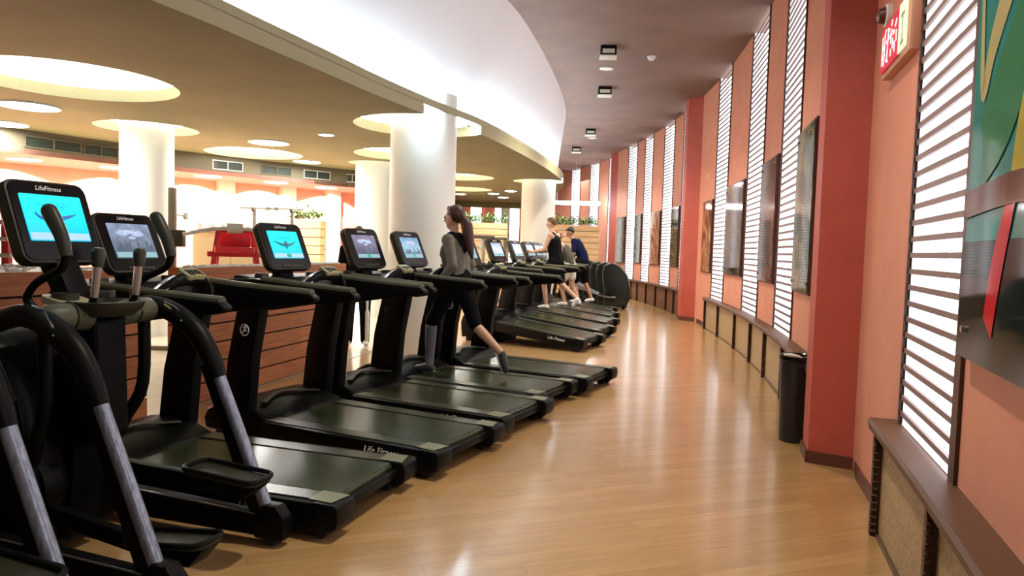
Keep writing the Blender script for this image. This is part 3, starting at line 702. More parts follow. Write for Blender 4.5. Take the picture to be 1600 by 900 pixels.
    for sg in (-1, 1):
        mb = MB(); mb.lathe([(.05,0),(.05,.035),(.042,.035),(.042,.005)], (1.66, sg*.27, 1.195), 18); B(mb, 'cup_holder', OLIVE, smooth=True)
    mb = MB(); mb.prism([(1.62,1.12),(1.70,1.12),(1.83,1.34),(1.72,1.34)], 'y', -.07, .07); B(mb, 'console_neck', FRAME, bevel=.01)
    tilt = math.radians(24); CX_, CZ_ = 1.69, 1.435
    fr = basis(Vector((0,-1,0)), Vector((math.sin(tilt),0,math.cos(tilt))), Vector((-math.cos(tilt),0,math.sin(tilt))), Vector((CX_, 0, CZ_)))
    mb = MB(); mb.M = fr; ow = rrect(.46,.385,.055,5); back = rrect(.40,.33,.055,5); n = len(ow)
    vs = [(x, y, 0) for x, y in ow] + [(x, y, -.055) for x, y in ow] + [(x, y, -.085) for x, y in back]
    mb.add(vs, [tuple(range(n))] + [tuple(range(2*n,3*n))[::-1]] + [(i,(i+1)%n,n+(i+1)%n,n+i) for i in range(n)] + [(n+i,n+(i+1)%n,2*n+(i+1)%n,2*n+i) for i in range(n)])
    ch = B(mb, 'console_housing', OLIVE, bevel=.008)
    mb = MB(); mb.M = fr; mb.prism(rrect(.43,.36,.045,5), 'z', .0, .005); bz = mb.build('bezel', BLACKG, ch)
    text('LifeFitness', .030, fr @ Matrix.Translation((0,.155,.0055)), GREYTXT, ch, 'console_lettering')
    mb = MB(); mb.M = fr; mb.box((-.10,-.175,.003),(.10,-.158,.010)); mb.build('console_slot', OLIVE, ch)
    # pulse pod on an arched crossbar
    mb = MB()
    mb.tube([(1.42,-.36,1.15),(1.33,-.24,1.13),(1.27,-.12,1.215),(1.255,0,1.235),(1.27,.12,1.215),(1.33,.24,1.13),(1.42,.36,1.15)], [.035,.028,.032,.045,.032,.028,.035], 12, smooth=4); B(mb, 'crossbar', BLACK, smooth=True)
    for sg in (-1, 1):
        mb = MB(); mb.tube([(1.28,sg*.105,1.246),(1.30,sg*.17,1.215),(1.335,sg*.235,1.155)], .013, 8, smooth=4); B(mb, 'pulse_grip', CHROME, smooth=True)
        mb = MB(); mb.tube([(1.255,sg*.10,1.228),(1.265,sg*.17,1.185),(1.30,sg*.24,1.12)], .006, 8, smooth=4); B(mb, 'trim_line', CHROME, smooth=True)
    mb = MB(); mb.M = Matrix.Translation((1.245,0,1.275)) @ Matrix.Rotation(math.radians(-28), 4, 'Y')
    mb.prism(rrect(.10,.15,.02,4), 'z', -.03, .0); pod = B(mb, 'keypad', KEYPAD, bevel=.006)
    mb2 = MB(); mb2.M = mb.M
    for i in range(2):
        for j in range(3): mb2.box((-.038+i*.032,-.055+j*.038,.0),(-.012+i*.032,-.025+j*.038,.004))
    mb2.build('key', OLIVE, pod)
    mb2 = MB(); mb2.M = mb.M; mb2.box((-.048,-.03,.001),(-.040,.03,.006)); mb2.build('stop_key', YKEY, pod)
    # lettering on the near side rail
    sm = Rm @ basis(Vector((-1,0,0)), Vector((0,0,1)), Vector((0,1,0)), Vector((.42,.462,.130)))
    text('Life Fitness', .062, sm, GREYTXT, t, 'side_lettering')
    sm2 = Rm @ basis(Vector((1,0,0)), Vector((0,0,1)), Vector((0,-1,0)), Vector((.42,-.462,.130)))
    text('Life Fitness', .062, sm2, GREYTXT, t, 'side_lettering')
    return t, fr @ Matrix.Translation((0,.008,.005))
flat, FR = make_treadmill(); steep, FR2 = make_treadmill(.20)
# rear centre x, y, heading deg, flat?, label, screen
TM = [(-.70,3.91,17,1,'nearest black treadmill, beside the stair trainer, with a grey city picture on its screen','city','skyline'),
      (-.24,4.85,26,1,'black treadmill with a bright turquoise bird picture on its screen','teal','bird'),
      (.17,5.80,27,1,'empty black treadmill with a dim violet screen, between the turquoise one and the running woman','dusk','skyline'),
      (.47,6.72,26,1,'black treadmill the ponytailed woman in grey is running on','map','skyline'),
      (.98,7.60,27,1,'black treadmill just behind the running woman, last one before the floor gap','map','none'),
      (1.24,10.75,28,0,'raised black treadmill, first after the floor gap','pale','none'),
      (1.60,12.05,26,0,'raised empty treadmill, second after the floor gap, just before the tank-top man','pale','none'),
      (1.88,13.45,24,0,'raised treadmill under the man in the black tank top','pale','none'),
      (2.12,14.85,20,0,'treadmill used by the small walker between the two men','pale','none'),
      (2.30,16.20,16,0,'farthest treadmill, under the man in the navy T-shirt','pale','none')]
used = set(); TREAD = []
for x, y, hd, fl, lb, sc, fg in TM:
    proto = flat if fl else steep
    o = proto if proto.name not in used else None
    if o is None: o = copy_tree(proto_list[fl])
    else:
        used.add(proto.name)
        if 'proto_list' not in globals(): proto_list = {}
        proto_list[fl] = copy_tree(proto)
    o.location = (x, y, 0); o.rotation_euler = (0, 0, PI - math.radians(hd)); tag(o, lb, 'treadmill', 'black treadmills in the curved row')
    h_ = [c for c in o.children if c.name.startswith('console_housing')][0]
    add_screen(h_, FR, sc, fg); TREAD.append(o)
def kill(o):
    for c in list(o.children): kill(c)
    bpy.data.objects.remove(o)
for k in list(proto_list.values()): kill(k)

# ------------------------------------------------------------------ stair / summit trainers
def make_trainer():
    t = thing('cross_trainer', '', 'exercise machine')
    for sg in (-1, 1):                        # side rails: black arch and aluminium lower tube
        y = sg*.35
        mb = MB(); mb.tube([(1.18,y*.80,.93),(1.0,y*.88,1.06),(.80,y*.95,1.125),(.66,y*.98,1.115),(.54,y,1.06),(.45,y,.985),(.375,y,.87),(.34,y,.79)], [.035,.045,.048,.05,.052,.05,.045,.038], 14, smooth=6); a = mb.build('arched_arm', BLACK, t, smooth=True)
        for dz in (0, .012):
            m2 = MB(); m2.tube([(.62,y*.93+.03,1.155-dz),(.565,y+.032,1.122-dz*2),(.52,y+.036+dz,1.075-dz)], .0045, 6, smooth=3); m2.build('arm_stripe', YKEY if dz else CHROME, a, smooth=True)
        mb = MB(); mb.tube([(.365,y,.86),(.02,y,.10)], .030, 16); mb.build('side_rail', SILVER, t, smooth=True)
        mb = MB(); mb.bar((.40,y-.0,.86),(.075,y,.10),.045,.075, up=(1,0,0)); mb.build('rail_spine', FRAME, t, bevel=.006)
        mb = MB(); mb.prism([(-.06,.03),(-.07,.14),(-.02,.20),(.06,.20),(.10,.10),(.10,.03)], 'y', y-.04, y+.04); mb.build('rear_boot', BLACK, t, bevel=.015)
        mb = MB(); mb.box((-.01,y-.03,0),(.05,y+.03,.035)); mb.build('foot', RUBBER, t, bevel=.005)
        mb = MB(); mb.prism([(.05,.04),(.05,.15),(1.25,.20),(1.25,.04)], 'y', y-.03, y+.03); bb = mb.build('base_rail', FRAME, t, bevel=.008)
        mb = MB(); mb.tube([(.10,y+.031,.15),(1.1,y+.031,.19)], .004, 6); mb.build('base_highlight', CHROME, bb)
        # swinging lever with hand grip
        yy = sg*.27
        mb = MB(); mb.tube([(.73,yy,1.12),(.80,yy*1.05,1.19),(.74,yy*1.08,1.265),(.61,yy*1.08,1.325),(.575,yy*1.08,1.39)], [.020,.018,.018,.018,.020], 12, smooth=6); mb.build('lever', BLACK, t, smooth=True)
        mb = MB(); mb.tube([(.575,yy*1.08,1.38),(.605,yy*1.08,1.47),(.665,yy*1.08,1.565),(.680,yy*1.08,1.590)], [.023,.028,.032,.018], 14, smooth=4); mb.build('lever_grip', OLIVE, t, smooth=True)
        mb = MB(); mb.tube([(.72,yy,1.10),(.725,yy,.75),(.80,yy*.9,.58),(.86,yy*.8,.45)], .030, 12, smooth=4); mb.build('lower_lever', BLACK, t, smooth=True)
        # fixed pulse handle
        mb = MB(); mb.tube([(.66,sg*.11,1.12),(.62,sg*.115,1.20)], .016, 12); fx = mb.build('fixed_handle', BLACK, t, smooth=True)
        mb = MB(); mb.tube([(.62,sg*.115,1.20),(.60,sg*.115,1.345)], .0185, 14); mb.build('chrome_contact', CHROME, fx, smooth=True)
        mb = MB(); mb.tube([(.60,sg*.115,1.335),(.595,sg*.115,1.40),(.593,sg*.115,1.418)], [.024,.029,.018], 14); mb.build('handle_cap', OLIVE, fx, smooth=True)
        # pivot housing
        mb = MB(); mb.tube([(.70,sg*.08,1.10),(.70,sg*.16,1.115),(.70,sg*.27,1.115),(.70,sg*.30,1.115)], [.055,.062,.060,.040], 20); ph = mb.build('pivot_housing', GRIPM, t, smooth=True)
        mb = MB(); mb.tube([(.70,sg*.172,1.1155),(.70,sg*.180,1.1155)], .0635, 20); mb.build('pivot_ring', BLACKG, ph)
        # pedal and its beam
        pz = .385 if sg < 0 else .20; y2 = sg*.17; pt = .14
        mb = MB(); out = rrect(.40,.17,.05,5); 
        mb.M = Matrix.Translation((pt, y2, pz)) @ Matrix.Rotation(math.radians(-4 if sg < 0 else 6), 4, 'Y')
        mb.prism(out, 'z', -.012, .0); pd = mb.build('pedal', OLIVE, t, bevel=.004)
        m2 = MB(); m2.M = mb.M; rim = [(x, y_, .012) for x, y_ in out] + [(out[0][0], out[0][1], .012)]; m2.tube(rim, .012, 8, cap=False); m2.build('pedal_rim', BLACK, pd, smooth=True)
        m2 = MB(); m2.M = mb.M; m2.prism([(-.20,-.012),(.18,-.012),(.10,-.07),(-.12,-.09)], 'y', -.06, .06); m2.build('pedal_bracket', FRAME, pd, bevel=.01)
        mb = MB(); mb.bar((pt+.05,y2,pz-.06),(.95,y2*1.1,pz*.5+.16),.05,.075); mb.build('pedal_beam', BLACK, t, bevel=.012)
        mb = MB(); mb.bar((.86,y2*1.2,.45),(.95,y2*1.1,pz*.5+.16),.05,.05); mb.build('link', FRAME, t, bevel=.008)
        mb = MB(); mb.tube([(.95,sg*.13,.33),(.95,sg*.22,.33)], .17, 24); mb.build('crank_disc', BLACK, t, smooth=True)
    mb = MB(); mb.prism([(.62,.55),(.64,1.10),(.80,1.12),(.98,.70),(1.15,.30),(1.25,.06),(.80,.06),(.78,.5)], 'y', -.09, .09); mb.build('tower', FRAME, t, bevel=.03, seg=3)
    mb = MB(); mb.prism([(.85,.06),(.80,.35),(.90,.75),(1.05,1.0),(1.30,1.08),(1.50,.95),(1.60,.6),(1.60,.06)], 'y', -.26, .26); mb.build('front_shroud', BLACK, t, bevel=.07, seg=4)
    mb = MB(); mb.tube([(.90,-.27,.74),(1.06,-.27,1.0),(1.30,-.27,1.08),(1.5,-.27,.95)], .006, 6, smooth=5); mb.tube([(.90,.265,.74),(1.06,.265,1.0),(1.30,.265,1.08),(1.5,.265,.95)], .007, 6, smooth=5); mb.build('shroud_edge', OLIVE, t)
    mb = MB(); mb.box((1.45,-.36,.0),(1.58,.36,.09)); mb.build('front_stabiliser', FRAME, t, bevel=.01)
    # tray bowl
    mb = MB(); mb.M = Matrix.Translation((.68,0,1.12)); mb.lathe([(.0005,-.02),(.12,-.01),(.16,.03),(.165,.055),(.150,.058),(.12,.03),(.0005,.02)], n=28); mb.build('tray', OLIVE, t, smooth=True)
    mb = MB(); mb.M = Matrix.Translation((.80,.09,1.175)) @ Matrix.Rotation(math.radians(-12), 4, 'Y'); mb.prism(rrect(.16,.17,.04,4), 'z', -.02, .012); mb.build('keypad_wing', KEYPAD, t, bevel=.006)
    for sg in (-1, 1):
        mb = MB(); mb.lathe([(.055,0),(.055,.03),(.046,.03),(.046,.004)], (.80, sg*.10, 1.18), 18); mb.build('cup_holder', OLIVE, t, smooth=True)
    mb = MB(); mb.prism([(.78,1.12),(.88,1.12),(1.05,1.40),(.93,1.40)], 'y', -.06, .06); mb.build('console_neck', FRAME, t, bevel=.01)
    tilt = math.radians(20)
    fr = basis(Vector((0,-1,0)), Vector((math.sin(tilt),0,math.cos(tilt))), Vector((-math.cos(tilt),0,math.sin(tilt))), Vector((.97, 0, 1.53)))
    mb = MB(); mb.M = fr; ow = rrect(.42,.40,.05,5); back = rrect(.36,.34,.05,5); n = len(ow)
    vs = [(x, y, 0) for x, y in ow] + [(x, y, -.06) for x, y in ow] + [(x, y, -.10) for x, y in back]
    mb.add(vs, [tuple(range(n))] + [tuple(range(2*n,3*n))[::-1]] + [(i,(i+1)%n,n+(i+1)%n,n+i) for i in range(n)] + [(n+i,n+(i+1)%n,2*n+(i+1)%n,2*n+i) for i in range(n)])
    ch = mb.build('console_housing', OLIVE, t, bevel=.008)
    mb = MB(); mb.M = fr; mb.prism(rrect(.395,.375,.04,5), 'z', .0, .005); mb.build('bezel', BLACKG, ch)
    text('LifeFitness', .032, fr @ Matrix.Translation((0,.160,.0055)), GREYTXT, ch, 'console_lettering')
    add_screen(ch, fr @ Matrix.Translation((0,.015,.005)), 'teal', 'diver', .315, .225)
    return t
E1 = make_trainer()
th = math.radians(17); fx, fy = -math.cos(th), math.sin(th); nx, ny = -math.sin(th), -math.cos(th)
far = Vector((-1.11, 3.44, 0)); c1 = far + Vector((nx, ny, 0)) * .35
E2 = copy_tree(E1)
E1.location = c1; E1.rotation_euler = (0, 0, PI - th)
tag(E1, 'nearest whole stair trainer, glowing turquoise console and silver side rails', 'exercise machine', 'stair trainers with silver side rails')
E2.location = c1 + Vector((nx, ny, 0)) * 1.09; E2.rotation_euler = (0, 0, PI - th)
tag(E2, 'cut-off stair trainer, a single silver rail at the lower left corner of the picture', 'exercise machine', 'stair trainers with silver side rails')

# covered round-backed trainers at the end of the row
def make_arc():
    t = thing('elliptical_trainer', '', 'exercise machine')
    prof = [(.02,.05),(-.06,.25),(-.06,.55),(.03,.86),(.20,1.08),(.42,1.17),(.62,1.12),(.66,.9),(.60,.4),(.62,.05)]
    mb = MB(); mb.prism(prof, 'y', -.20, .20); mb.build('wheel_shroud', mat('dark_shroud', (.012,.016,.013), .22), t, bevel=.06, seg=3)
    for y in (-.10, .0, .10):
        mb = MB(); mb.tube([(-.065,y,.30),(-.065,y,.55),(.03,y,.87),(.20,y,1.09),(.42,y,1.18)], .010, 6, smooth=5); mb.build('shroud_highlight', mat('shroud_highlight_grey', (.26,.33,.24), .35), t, smooth=True)  # highlights along the shroud curve, built as pale grey-green stripes
    for sg in (-1, 1):
        mb = MB(); mb.tube([(.30,sg*.27,.30),(.7,sg*.27,.35),(1.3,sg*.25,.62)], .03, 10, smooth=4); mb.build('pedal_arm', SILVER, t, smooth=True)
        mb = MB(); mb.prism(rrect(.34,.15,.04,3,cx=.55,cy=sg*.27), 'z', .37, .39); mb.build('pedal', BLACK, t)
        mb = MB(); mb.tube([(1.3,sg*.26,.55),(1.22,sg*.28,1.1),(1.08,sg*.28,1.45)], .018, 10, smooth=4); mb.build('lever', BLACK, t, smooth=True)
    mb = MB(); mb.box((.0,-.06,.03),(1.6,.06,.12)); mb.build('base_beam', FRAME, t, bevel=.01)
    for x in (.05, 1.5):
        mb = MB(); mb.box((x,-.27,0),(x+.08,.27,.06)); mb.build('stabiliser', FRAME, t, bevel=.01)
    mb = MB(); mb.bar((1.5,0,.1),(1.3,0,1.2),.09,.12,up=(0,1,0)); mb.build('mast', FRAME, t, bevel=.01)
    mb = MB(); mb.M = Matrix.Translation((1.28,0,1.32)) @ Matrix.Rotation(math.radians(-66), 4, 'Y'); mb.prism(rrect(.24,.34,.04,4), 'z', -.03, .02); mb.build('console', BLACKG, t, bevel=.008)
    return t
p0 = make_arc(); wl = ['nearest and rightmost', 'second', 'third', 'fourth', 'farthest']
for i, y in enumerate([18.6,19.55,20.5,21.5,22.5]):
    o = p0 if i == 0 else copy_tree(p0); r = 45.82; o.location = (CX + math.sqrt(r*r - (y-CY)**2) + .16 - .03*i, y, 0); o.rotation_euler = (0,0,PI - math.radians(8))
    tag(o, 'dark round-backed elliptical trainer at the row end, %s of its rank' % wl[i], 'exercise machine', 'elliptical trainers at the end of the row')

# ------------------------------------------------------------------ slat-clad planters
def planter(name, label, y0, y1, r, depth, h, plank, n, group, hedge=None, th=.012):
    t = thing(name, label, 'planter', (PL((y0+y1)/2, r), (y0+y1)/2, 0), 0, group); base = t.location.copy()
    def q(y, off, z): return Vector((PL(y, r) - off, y, z)) - base
    st = [y0 + (y1-y0)*k/14 for k in range(15)]
    mb = MB()
    for a, b in zip(st, st[1:]):
        mb.quad(q(a,.03,0), q(b,.03,0), q(b,.03,h-.02), q(a,.03,h-.02)); mb.quad(q(a,depth,0), q(b,depth,0), q(b,depth,h-.02), q(a,depth,h-.02))
    for e in (y0+.02, y1-.02): mb.quad(q(e,.03,0), q(e,depth,0), q(e,depth,h-.02), q(e,.03,h-.02))
    mb.build('core', GAP, t)
    ph = h / n; mb = MB()
    for k in range(n):
        z0 = k*ph + .012; z1 = (k+1)*ph - .004
        for a, b in zip(st, st[1:]):
            vs = [q(a,0,z0), q(b,0,z0), q(b,0,z1), q(a,0,z1), q(a,.022,z0), q(b,.022,z0), q(b,.022,z1), q(a,.022,z1)]
            mb.add(vs, [(0,1,2,3),(0,4,5,1),(3,2,6,7)])
        for e, d in ((y0, 0), (y1, 0)):
            sg = -1 if e == y0 else 1
            mb.add([q(e,-.0,z0), q(e,depth,z0), q(e,depth,z1), q(e,0,z1), q(e-sg*.02,0,z0), q(e-sg*.02,depth,z0), q(e-sg*.02,depth,z1), q(e-sg*.02,0,z1)], [(0,1,2,3),(0,4,5,1),(3,2,6,7)])
    mb.build('plank_cladding', plank, t)
    return t, q, base
t, q, b = planter('slatted_planter', 'long brown slatted planter with white pebbles, behind the turquoise bird treadmill', 6.35, 9.1, RP, .25, 1.22, PLANK, 7, 'slat planters in the hall')
def pebbles(t, q, y0, y1, depth, h, n):
    random.seed(5); mb = MB()
    st = [y0 + (y1-y0)*k/6 for k in range(7)]
    for a, c in zip(st, st[1:]): mb.quad(q(a,.03,h-.012), q(c,.03,h-.012), q(c,depth,h-.012), q(a,depth,h-.012))
    for i in range(n):
        p = q(random.uniform(y0+.05, y1-.05), random.uniform(.05, depth-.05), h); r = random.uniform(.014,.03); mb.ball(p, r, 6, 4, (1.2,1,.6))
    o = mb.build('pebble_bed', PEBBLE, t); o['kind'] = 'stuff'
pebbles(t, q, 6.35, 9.1, .25, 1.22, 260)
t, q, b = planter('slatted_planter', 'brown slatted planter at the far left behind the stair trainer', 2.6, 5.8, RP, 1.1, 1.22, PLANK, 7, 'slat planters in the hall')
pebbles(t, q, 2.6, 5.8, 1.1, 1.22, 260)
def hedge(name, label, x0, x1, y0, y1, z, hh, n, group=None):
    random.seed(int(x0*10)+50); mb = MB()
    for i in range(n):
        x = random.uniform(x0, x1); y = random.uniform(y0, y1); hgt = random.uniform(.3, 1)*hh; a = random.uniform(0, 2*PI); l = random.uniform(.06,.14)
        d = Vector((math.cos(a), math.sin(a), random.uniform(.1,.9))).normalized(); s = d.cross(Vector((0,0,1))).normalized()*l*.22; p = Vector((x, y, z + hgt*random.random()))
        mb.add([p, p + d*l*.5 + s, p + d*l, p + d*l*.5 - s], [(0,1,2,3)])
    t = thing(name, label, 'plant', ((x0+x1)/2, (y0+y1)/2, 0), 0, group)
    mb.v = [(v[0]-t.location.x, v[1]-t.location.y, v[2]) for v in mb.v]
    mb.build('foliage', LEAF, t)
    mb = MB()
    for i in range(int((x1-x0)*8)):
        x = random.uniform(x0, x1)-t.location.x; y = random.uniform(y0, y1)-t.location.y; mb.tube([(x,y,z-.02),(x+random.uniform(-.05,.05),y,z+hh*.7)], .006, 5)
    o = mb.build('stems', mat('stem_brown', (.10,.07,.03), .7), t); o['kind'] = 'stuff'
def straight_planter(label, x0, x1, y0, y1, h, n, group):
    t = thing('slatted_planter', label, 'planter', ((x0+x1)/2, y0, 0), 0, group); w = (x1-x0)/2
    mb = MB(); mb.box((-w+.02,.02,0),(w-.02,y1-y0-.02,h-.02)); mb.build('core', mat('planter_core', (.20,.13,.07), .7), t)
    mb = MB()
    for k in range(n):
        z0 = k*h/n+.012; z1 = (k+1)*h/n-.006; mb.box((-w,0,z0),(w,.02,z1)); mb.box((-w,.02,z0),(-w+.02,y1-y0,z1)); mb.box((w-.02,.02,z0),(w,y1-y0,z1))
    mb.build('plank_cladding', PALEPLANK, t)
straight_planter('tall pale slat planter behind the runners, right of the far column', 1.05, 2.78, 23.5, 24.3, 2.28, 12, 'pale slat planters')
hedge('hedge', 'leafy green hedge on top of the slat planter behind the two men', 1.08, 2.75, 23.55, 24.2, 2.30, .30, 900, 'hedges on planters')
straight_planter('tall pale slat planter between the running woman and the far column', -2.0, -.2, 22.0, 22.8, 2.22, 12, 'pale slat planters')
hedge('hedge', 'leafy green hedge on the slat planter right of the running woman', -1.97, -.25, 22.05, 22.7, 2.24, .34, 900, 'hedges on planters')
straight_planter('pale slat planter by the salmon wall behind the turquoise bird screen', -4.62, -3.95, 14.8, 15.3, 1.92, 11, 'pale slat planters')
hedge('hedge', 'small green hedge against the salmon wall above the turquoise bird screen', -4.6, -3.97, 14.85, 15.25, 1.94, .24, 350, 'hedges on planters')

# far hall: white light strips and red panels, low cabinet
t = thing('low_cabinet', 'dark low cabinet under the light panel beside the third red pillar', 'cabinet', (2.90,25.75,0), math.radians(-8))
mb = MB(); mb.box((-.2,-.22,.0),(.2,.22,1.0)); mb.build('body', DARKWOOD, t, bevel=.01)
mb = MB(); mb.box((-.19,-.235,.10),(-.01,-.22,.96)); mb.box((.01,-.235,.10),(.19,-.235+.015,.96)); mb.build('door', LEDGE, t)
mb = MB(); mb.box((-.22,-.24,1.0),(.22,.24,1.03)); mb.build('top', LEDGE, t)
GP = emis('wall_light_glow', (1,.98,.95), 2.4)
for x, w_, z0, z1, lb in ((-2.95,.34,.8,3.0,'leftmost tall glowing strip on the far red wall, beside the thick column'),(-1.78,.50,.8,3.0,'broad glowing strip on the far red wall right of the running woman'),(-.75,.30,.8,2.95,'slim glowing strip on the far red wall left of the green wall part'),(.02,.45,.8,3.0,'glowing strip on the far red wall just left of the far column')):
    t = thing('wall_light_strip', lb, 'wall light', (x, 33.9, 0), 0, 'glowing strips on the far red wall')
    mb = MB(); mb.box((-w_/2,-.05,z0),(w_/2,0,z1+.6)); mb.build('diffuser', GP, t)
    mb = MB(); mb.box((-w_/2-.04,-.06,z0),(-w_/2,0,z1+.6)); mb.box((w_/2,-.06,z0),(w_/2+.04,0,z1+.6)); mb.build('frame', DARKWOOD, t)
mb = MB(); mb.box((-.55,33.86,.5),(-.25,33.95,3.6)); struct('wall_green', mb, mat('pale_green_wall', (.45,.5,.36), .6))
mb = MB(); mb.box((2.1,33.80,.5),(3.4,33.9,3.0)); struct('wall_pale', mb, mat('pale_green_wall_b', (.45,.5,.36), .6))
area('lamp_far', (-.8, 30, 3.9), 2.5, 120, (1,.93,.85), None)
area('lamp_far', (2.4, 30, 4.3), 2.0, 35, (1,.93,.85), None)
for (x, y, z, lb) in ((1.95,27.5,3.25,'long white tube lamp crossing behind the first two far light panels'),(2.75,27.0,3.22,'short white tube lamp between the far light panels left of the third pillar')):
    t = thing('tube_lamp', lb, 'ceiling light', (x, y, z), 0, 'tube lamps hanging near the far hedge')
    mb = MB(); mb.tube([(-.42,0,0),(.42,0,0)], .07, 12); mb.build('tube', DISCL, t, smooth=True)
    mb = MB(); mb.tube([(-.35,0,.05),(-.35,0,ZC-z)], .008, 6); mb.tube([(.35,0,.05),(.35,0,ZC-z)], .008, 6); mb.build('hanger', PALEM, t)

# salmon rear wall: red door leaves, niches, vents
def on_rear(px):  # x/y ratio -> point on rear wall polyline
    r = (px - 802) / F
    for a, b in zip(RB, RB[1:]):
        fa = a[0] - r*a[1]; fb = b[0] - r*b[1]
        if fa * fb <= 0:
            k = fa / (fa - fb); p = Vector((a[0] + (b[0]-a[0])*k, a[1] + (b[1]-a[1])*k, 0)); t = Vector((b[0]-a[0], b[1]-a[1], 0)).normalized(); return p, t, Vector((t.y, -t.x, 0))
for px0, px1, z0, z1, m, nm, lb in ((398,436,.0,2.22,REDPANEL,'door','wide dark red doorway panel right of the barbell'),(457,475,0,2.18,REDPANEL,'door','narrow red panel left of the small hedge'),(522,547,0,2.08,REDPANEL,'door','red panel beside the middle white column'),
                               (122,140,0,2.25,REDPANEL,'door','red panel strip between the front console and the leftmost column')):
    p, t_, n_ = on_rear(px0); p2, _, _ = on_rear(px1)
    mb = MB(); a = p + n_*.04; b = p2 + n_*.04
    mb.bar(a + Vector((0,0,(z0+z1)/2)), b + Vector((0,0,(z0+z1)/2)), .06, z1 - z0); o = mb.build('door_%d' % (1 + int(px0 > 130) + int(px0 > 420) + int(px0 > 500)), m); o['kind'] = 'structure'
p, t_, n_ = on_rear(406); p2, _, _ = on_rear(434)
mb = MB(); a = p + n_*.10; b = p2 + n_*.10; mb.bar(a + Vector((0,0,1.55)), b + Vector((0,0,1.55)), .03, .9); mb.build('window_1', mat('green_glass', (.12,.17,.09), .1))['kind'] = 'structure'
# pilasters between scallops
for px in (222, 350, 446, 516):
    p, t_, n_ = on_rear(px); mb = MB(); mb.bar(p - t_*.17 + n_*.09 + Vector((0,0,1.36)), p + t_*.17 + n_*.09 + Vector((0,0,1.36)), .18, 2.72); struct('wall_pilaster', mb, mat('pilaster_paint', (.78,.58,.44), .6))
# air vents on the bulkhead
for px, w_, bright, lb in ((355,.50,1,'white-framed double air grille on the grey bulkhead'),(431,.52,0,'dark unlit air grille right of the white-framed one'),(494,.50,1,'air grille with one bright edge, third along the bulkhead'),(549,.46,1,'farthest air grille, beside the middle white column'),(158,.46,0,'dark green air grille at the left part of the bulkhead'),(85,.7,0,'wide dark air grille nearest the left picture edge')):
    r = (px - 802) / F
    for a, b in zip(BK, BK[1:]):
        fa = a[0] - r*a[1]; fb = b[0] - r*b[1]
        if fa*fb <= 0 and a[1] > 3:
            k = fa/(fa-fb); p = Vector((a[0]+(b[0]-a[0])*k, a[1]+(b[1]-a[1])*k, 2.92)); t_ = Vector((b[0]-a[0], b[1]-a[1], 0)).normalized(); n_ = Vector((t_.y, -t_.x, 0))
            t = thing('air_vent', lb, 'air vent', p, 0, 'air grilles on the bulkhead'); t.matrix_world = basis(t_, Vector((0,0,1)), n_, p)
            mb = MB(); hh = .09; ww = w_*.62
            for x0, y0, x1, y1 in ((-ww,-hh,ww,-hh+.015),(-ww,hh-.015,ww,hh),(-ww,-hh,-ww+.015,hh),(ww-.015,-hh,ww,hh),(-.008,-hh,.008,hh)): mb.box((x0,y0,0),(x1,y1,.03))
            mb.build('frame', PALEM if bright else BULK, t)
            mb = MB(); mb.box((-ww+.01,-hh+.01,.002),(ww-.01,hh-.01,.006)); 
            for j in range(5): mb.bar((-ww+.015,-hh+.03+j*.03,.012),(ww-.015,-hh+.03+j*.03,.012),.004,.014,up=(0,.5,.8))
            mb.build('grille', mat('grille_dark', (.02,.03,.02), .6), t); break

# gym equipment seen in the hall
def at(px, y, z=0): return Vector(((px-802)/F*y, y, z))
p = at(368, 9.6)
t = thing('plate_loaded_machine', 'red plate-loaded machine with pale lever arms above the pebble planter', 'exercise machine', p, math.radians(20), None)
mb = MB()
for a, b in (((-.42,0,0),(-.20,0,1.62)),((.42,0,0),(.22,0,1.62)),((-.42,.5,0),(-.20,.3,1.5)),((.42,.5,0),(.22,.3,1.5)),((-.34,0,1.28),(.34,0,1.28)),((-.22,0,1.6),(.22,0,1.6))): mb.bar(a, b, .07, .07, up=(0,1,0))
mb.build('frame', REDM, t, bevel=.008)
mb = MB(); mb.prism(rrect(.5,.30,.04,4), 'z', 1.30, 1.38); mb.build('seat', REDM, t, bevel=.01)
mb = MB(); mb.box((-.2,.12,1.38),(.2,.2,1.58)); mb.build('backrest', REDM, t, bevel=.02)
for sg in (-1, 1):
    mb = MB(); mb.tube([(sg*.02,-.05,1.62),(sg*.30,-.1,1.60),(sg*.62,-.15,1.52)], .026, 10, smooth=4); mb.build('lever_arm', PALEM, t, smooth=True)
mb = MB(); mb.tube([(-.10,-.05,1.62),(.10,-.05,1.62)], .07, 16); mb.build('pivot', PALEM, t, smooth=True)
p = at(270, 9.4)
t = thing('weight_rack', 'brown upright rack post with a round-ended peg right of the leftmost column', 'rack', p, 0, None)
mb = MB(); mb.box((-.04,-.04,0),(.04,.04,2.12)); mb.box((-.3,-.04,0),(.3,.04,.06)); mb.build('post', mat('rack_brown', (.16,.12,.07), .5), t, bevel=.006)
mb = MB(); mb.tube([(0,0,1.78),(.16,0,1.76)], .012, 8); mb.tube([(.155,0,1.76),(.185,0,1.76)], .045, 16); mb.build('peg', PALEM, t, smooth=True)
mb = MB(); mb.box((-.02,-.09,1.36),(.17,.02,1.58)); mb.build('cable_box', OLIVE, t, bevel=.01)
p = at(425, 11.4)
t = thing('barbell', 'thin barbell held level in front of the rear wall, left of the turquoise bird screen', 'barbell', p)
mb = MB(); mb.tube([(-.5,0,1.98),(.5,0,1.98)], .016, 10); mb.build('bar', PALEM, t, smooth=True)
mb = MB(); mb.tube([(-.09,0,1.98),(-.04,0,1.98)], .035, 16); mb.tube([(.04,0,1.98),(.09,0,1.98)], .035, 16); mb.build('collar', PALEM, t, smooth=True)
